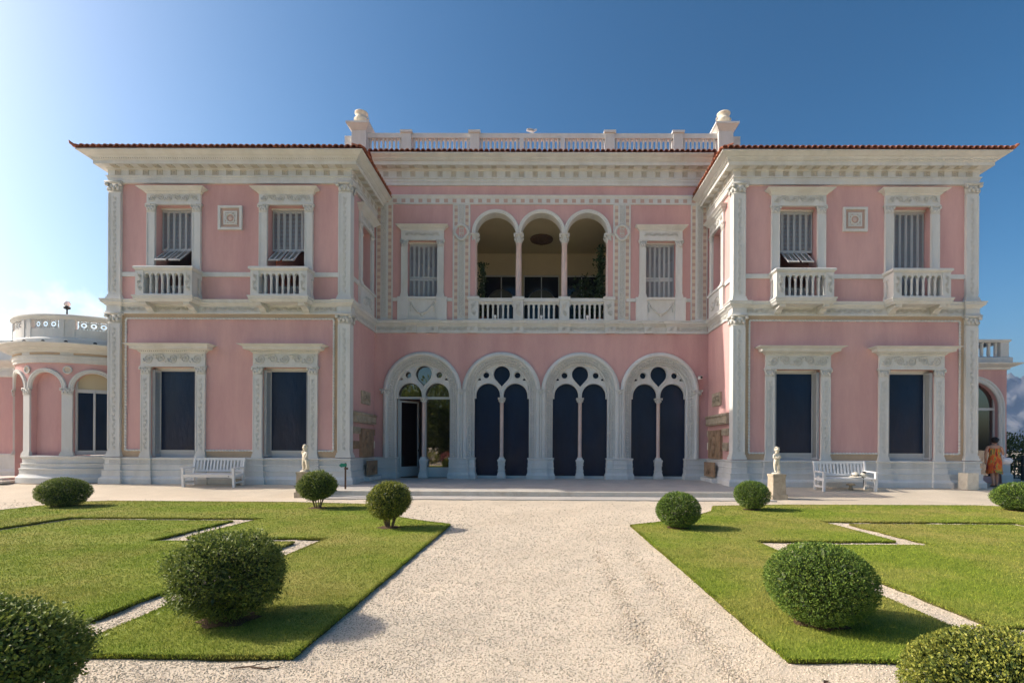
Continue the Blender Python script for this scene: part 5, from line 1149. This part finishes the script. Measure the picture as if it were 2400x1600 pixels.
for j, (z, a, b_, yo) in enumerate(rings):
    for i in range(nr):
        th = 2*PI*i/nr; w = 1 + (.05*j/8)*math.sin(th*7+j*.3); q.v.append((a*w*math.cos(th)*1.02, yo + b_*w*math.sin(th), z + (.03*math.sin(th*3+1) if j == len(rings)-1 else 0)))
q.f = [(j*nr+i, j*nr+(i+1) % nr, (j+1)*nr+(i+1) % nr, (j+1)*nr+i) for j in range(len(rings)-1) for i in range(nr)]
obj('dress', q, 'dress', t, smooth=True)
q = MB().tube([(.10,.125,1.25),(.125,.08,1.35),(.11,.0,1.42),(.09,-.03,1.33),(.085,-.06,1.28)], .012, 6); obj('dress_strap', q, 'dress', t)
q = MB(); q.blob((.055,.125,1.60), (.105,.110,.105), 14, 10); q.blob((.045,.05,1.56), (.07,.055,.06), 10, 8)
for i in range(30): a = random.uniform(0, 2*PI); e_ = random.uniform(.0, 1.4); q.blob((.055+.10*math.cos(e_)*math.cos(a), .12+.10*math.cos(e_)*math.sin(a)*(1 if math.sin(a) < 0 else .8), 1.60+.10*math.sin(e_)), .026, 6, 4)
obj('hair', q, 'hair', t, smooth=True)
for sg, f in ((1,.13),(-1,-.09)): q = MB(); q.frus(.075,.22,.07,.21,.0,.022,sg*.09,f*.75+.0); obj('sandal', q, 'wood_brown', t)
hb = thing('hand_bag', 'soft white bag hanging from the woman\'s bent arm', 'bag', (16.10, 17.08, 0), math.radians(-18))
q = MB(); q.blob((.10,.06,.88), (.19,.09,.12), 16, 10); q.v = [(x, y + .015*math.sin(x*30), z + .10*(x > .1)*(x-.1)) for x, y, z in q.v]; obj('body', q, 'white_cloth', hb, smooth=True)
obj('strap', MB().tube([(-.06,.0,.90),(-.075,-.03,1.05),(-.06,-.04,1.16),(-.03,.03,1.14),(.02,.06,1.02),(.06,.06,.96)], [.035,.028,.022,.022,.025,.03], 7), 'white_cloth', hb, smooth=True)

# ------------------------------------------------------------------ plants in the loggia
def leafplant(label, x, y, z, h, w, n, leaf, seed, m='leaf_dark'):
    t = thing('potted_plant', label, 'plant', (x, y, z)); r = np.random.default_rng(seed)
    obj('pot', MB().lathe([(.12,0),(.17,.30),(.19,.30),(.19,.34),(.15,.34)], n=14), 'terracotta', t)
    zz = r.uniform(.3, h, n); P = np.stack([r.normal(0, w, n)*(.4+.6*np.sin(zz*5+1)**2), r.normal(0, w, n), zz], 1); V, F, tn = leaves(P, r.normal(0, 1, (n,3)), leaf, seed); obj('foliage', np_mesh('foliage', V, F, m, tn), None, t); obj('stem', MB().tube([(0,0,.3),(.03,0,h*.5),(0,.02,h*.95)], [.03,.025,.01], 6), 'bark', t)
leafplant('tall dark climbing plant by the first loggia column', -2.45, 20.15, 6.28, 2.6, .11, 700, .12, 5)
leafplant('leafy dark bush in the loggia before the last garden window', 1.95, 21.6, 6.28, 2.4, .42, 900, .16, 6)
leafplant('tall dark slender plant by the last loggia column', 2.45, 20.25, 6.28, 3.3, .13, 900, .14, 8)

# ------------------------------------------------------------------ beyond the end of the house: railing, shrubs, cliffs
t = thing('iron_railing', 'dark iron railing beyond the end of the house', 'railing', (18.3, 20.4, 0))
for i in range(12): obj('bar', MB().box(-.012,.012,-.012,.012,.08,.95).mesh('bar', 'dark_metal') if i == 0 else bpy.data.meshes['bar'], None, t, (.1+.20*i, .02*i, 0))
for z in (.10, .90): obj('rail', MB().bar((0,0,z), (2.5,.25,z), .03), 'dark_metal', t)
for x in (.0, .95, 1.9): obj('post', MB().box(-.05,.05,-.05,.05,0,1.05), 'dark_metal', t, (x, .1*x, 0))
def shrub(label, x, y, rx, h, n, leaf, seed, m='hedge_far', z=0, name='shrub', grp='shrubs beyond the railing', trunk=0):
    t = thing(name, label, 'tree' if trunk else 'shrub', (x, y, z), 0, grp); Dv = dirs(n, seed); r = np.random.default_rng(seed); ry = rx
    rad = (1+lump(Dv, seed, .16))*r.uniform(.55, 1.05, n); hh = (h-trunk)/2; P = Dv*np.array([rx, ry, hh])*rad[:,None] + np.array([0,0,trunk+hh]); P[:,2] = np.maximum(P[:,2], .02); V, F, tn = leaves(P, Dv, leaf, seed); obj('crown' if trunk else 'foliage', np_mesh('foliage', V, F, m, tn), None, t)
    q = MB(); q.tube([(0,0,-.05),(.05,0,h*.3),(0,.05,h*.7)], [h*.035,h*.025,h*.008], 7)
    for i in range(5): a = i*1.3; q.tube([(.03,0,h*(.25+.07*i)),(rx*.6*math.cos(a),rx*.6*math.sin(a),h*(.45+.08*i))], [h*.014,h*.005], 5)
    obj('trunk', q, 'bark', t)
for i, (x, y, rx, h) in enumerate(((19.4,22.6,.9,2.0),(21.3,23.2,1.1,1.8),(22.9,24.0,1.2,2.1),(24.6,25.0,1.3,2.0),(20.4,25.5,1.2,1.9))): shrub('dense green shrub growing behind the iron railing', x, y, rx, h, 1600, .13, 300+i)
# cliffs across the bay
xs = np.linspace(1050, 2300, 150); ds = np.linspace(0, 1, 80); VV = []
prof = lambda x: 262 + np.clip((x-1450)*.14, -70, 60) + 14*np.sin(x*.011+1) + 7*np.sin(x*.031) + 4*np.sin(x*.083+2)
for d in ds:
    for x in xs:
        e = d**.6; VV.append((x, 1380 + d*170 + 55*mn.noise((x*.012, d*4, 0)), min(335, max(-.9, prof(x)*e*(.92+.22*mn.noise((x*.015, d*5, 3))) + 9*mn.noise((x*.045, d*12, 7))*(1-.5*d) + 9*mn.noise((x*.16, d*16, 5)) + 5*mn.noise((x*.4, d*30, 9)) - 3))))
VV = np.array(VV); k = len(xs); ix = np.arange(len(VV)).reshape(80, k); F = np.stack([ix[:-1,:-1].ravel(), ix[:-1,1:].ravel(), ix[1:,1:].ravel(), ix[1:,:-1].ravel()], 1)
struct(obj('mountain', np_mesh('mountain', VV, F, 'mountain')))
# garden behind the viewer, seen only in the glass of the first arch
for i, (x, y, rx, h, tk) in enumerate(((-13,-11,2.6,8.0,.3),(-9.4,-13.5,2.4,6.6,.3),(-6.5,-16,2.6,8.6,.3),(-16.5,-15,3.2,9.5,.3),(-11.5,-18,3.0,9.8,.4),(-3,-17,3,8.0,.4),(2,-18,3,7.5,.4))): shrub('broad garden tree reflected in the glass of the open arch', x, y, rx, h, 4200, .40, 500+i, 'leaf_loose', z=GZ, name='garden_tree', grp='trees of the far garden', trunk=tk)
for i, (x, y) in enumerate(((-9.8,-4.5),(-8.5,-5.2),(-7.2,-4.6),(-11.0,-5.5))): shrub('low flowering bush with coral blooms across the garden', x, y, .85, 1.1, 1300, .10, 600+i, 'leaf_flower' if i % 2 else 'leaf_pale', z=GZ, name='flowering_bush', grp='flower bushes of the far garden')

# bits lying on the gravel
q = MB().tube([(-.16,0,.008),(-.05,.02,.012),(.06,.0,.008),(.14,.03,.01)], [.004,.006,.005,.003], 5).tube([(-.05,.02,.012),(.0,.06,.012)], [.004,.002], 4); tag(obj('fallen_twig', q, 'wood_brown', None, (-1.85, 3.18, GZ)), 'thin dry twig on the gravel at the lawn edge', 'twig')
q = MB().add([(-.03,0,.004),(0,.015,.016),(.035,0,.006),(0,-.015,.012)], [(0,1,2,3)]); tag(obj('dry_leaf', q, 'wood_brown', None, (1.78, 3.05, GZ), .6), 'single curled dry leaf on the gravel walk', 'leaf')

# sea air between the garden and the cliffs
hz = MB().box(-400, 2400, -60, 1700, -1.4, 345); ho = obj('haze', hz, 'stone'); ho['kind'] = 'stuff'; tag(ho, 'thin blue sea haze veiling the far cliffs', 'haze')
hm = bpy.data.materials.new('haze'); hm.use_nodes = True; nt = hm.node_tree; nt.nodes.clear(); pv = N(nt, 'ShaderNodeVolumePrincipled'); pv.inputs['Density'].default_value = .00024; pv.inputs['Color'].default_value = (.38,.60,1,1); pv.inputs['Anisotropy'].default_value = .2
nt.links.new(pv.outputs[0], N(nt, 'ShaderNodeOutputMaterial').inputs['Volume']); ho.data.materials.clear(); ho.data.materials.append(hm)
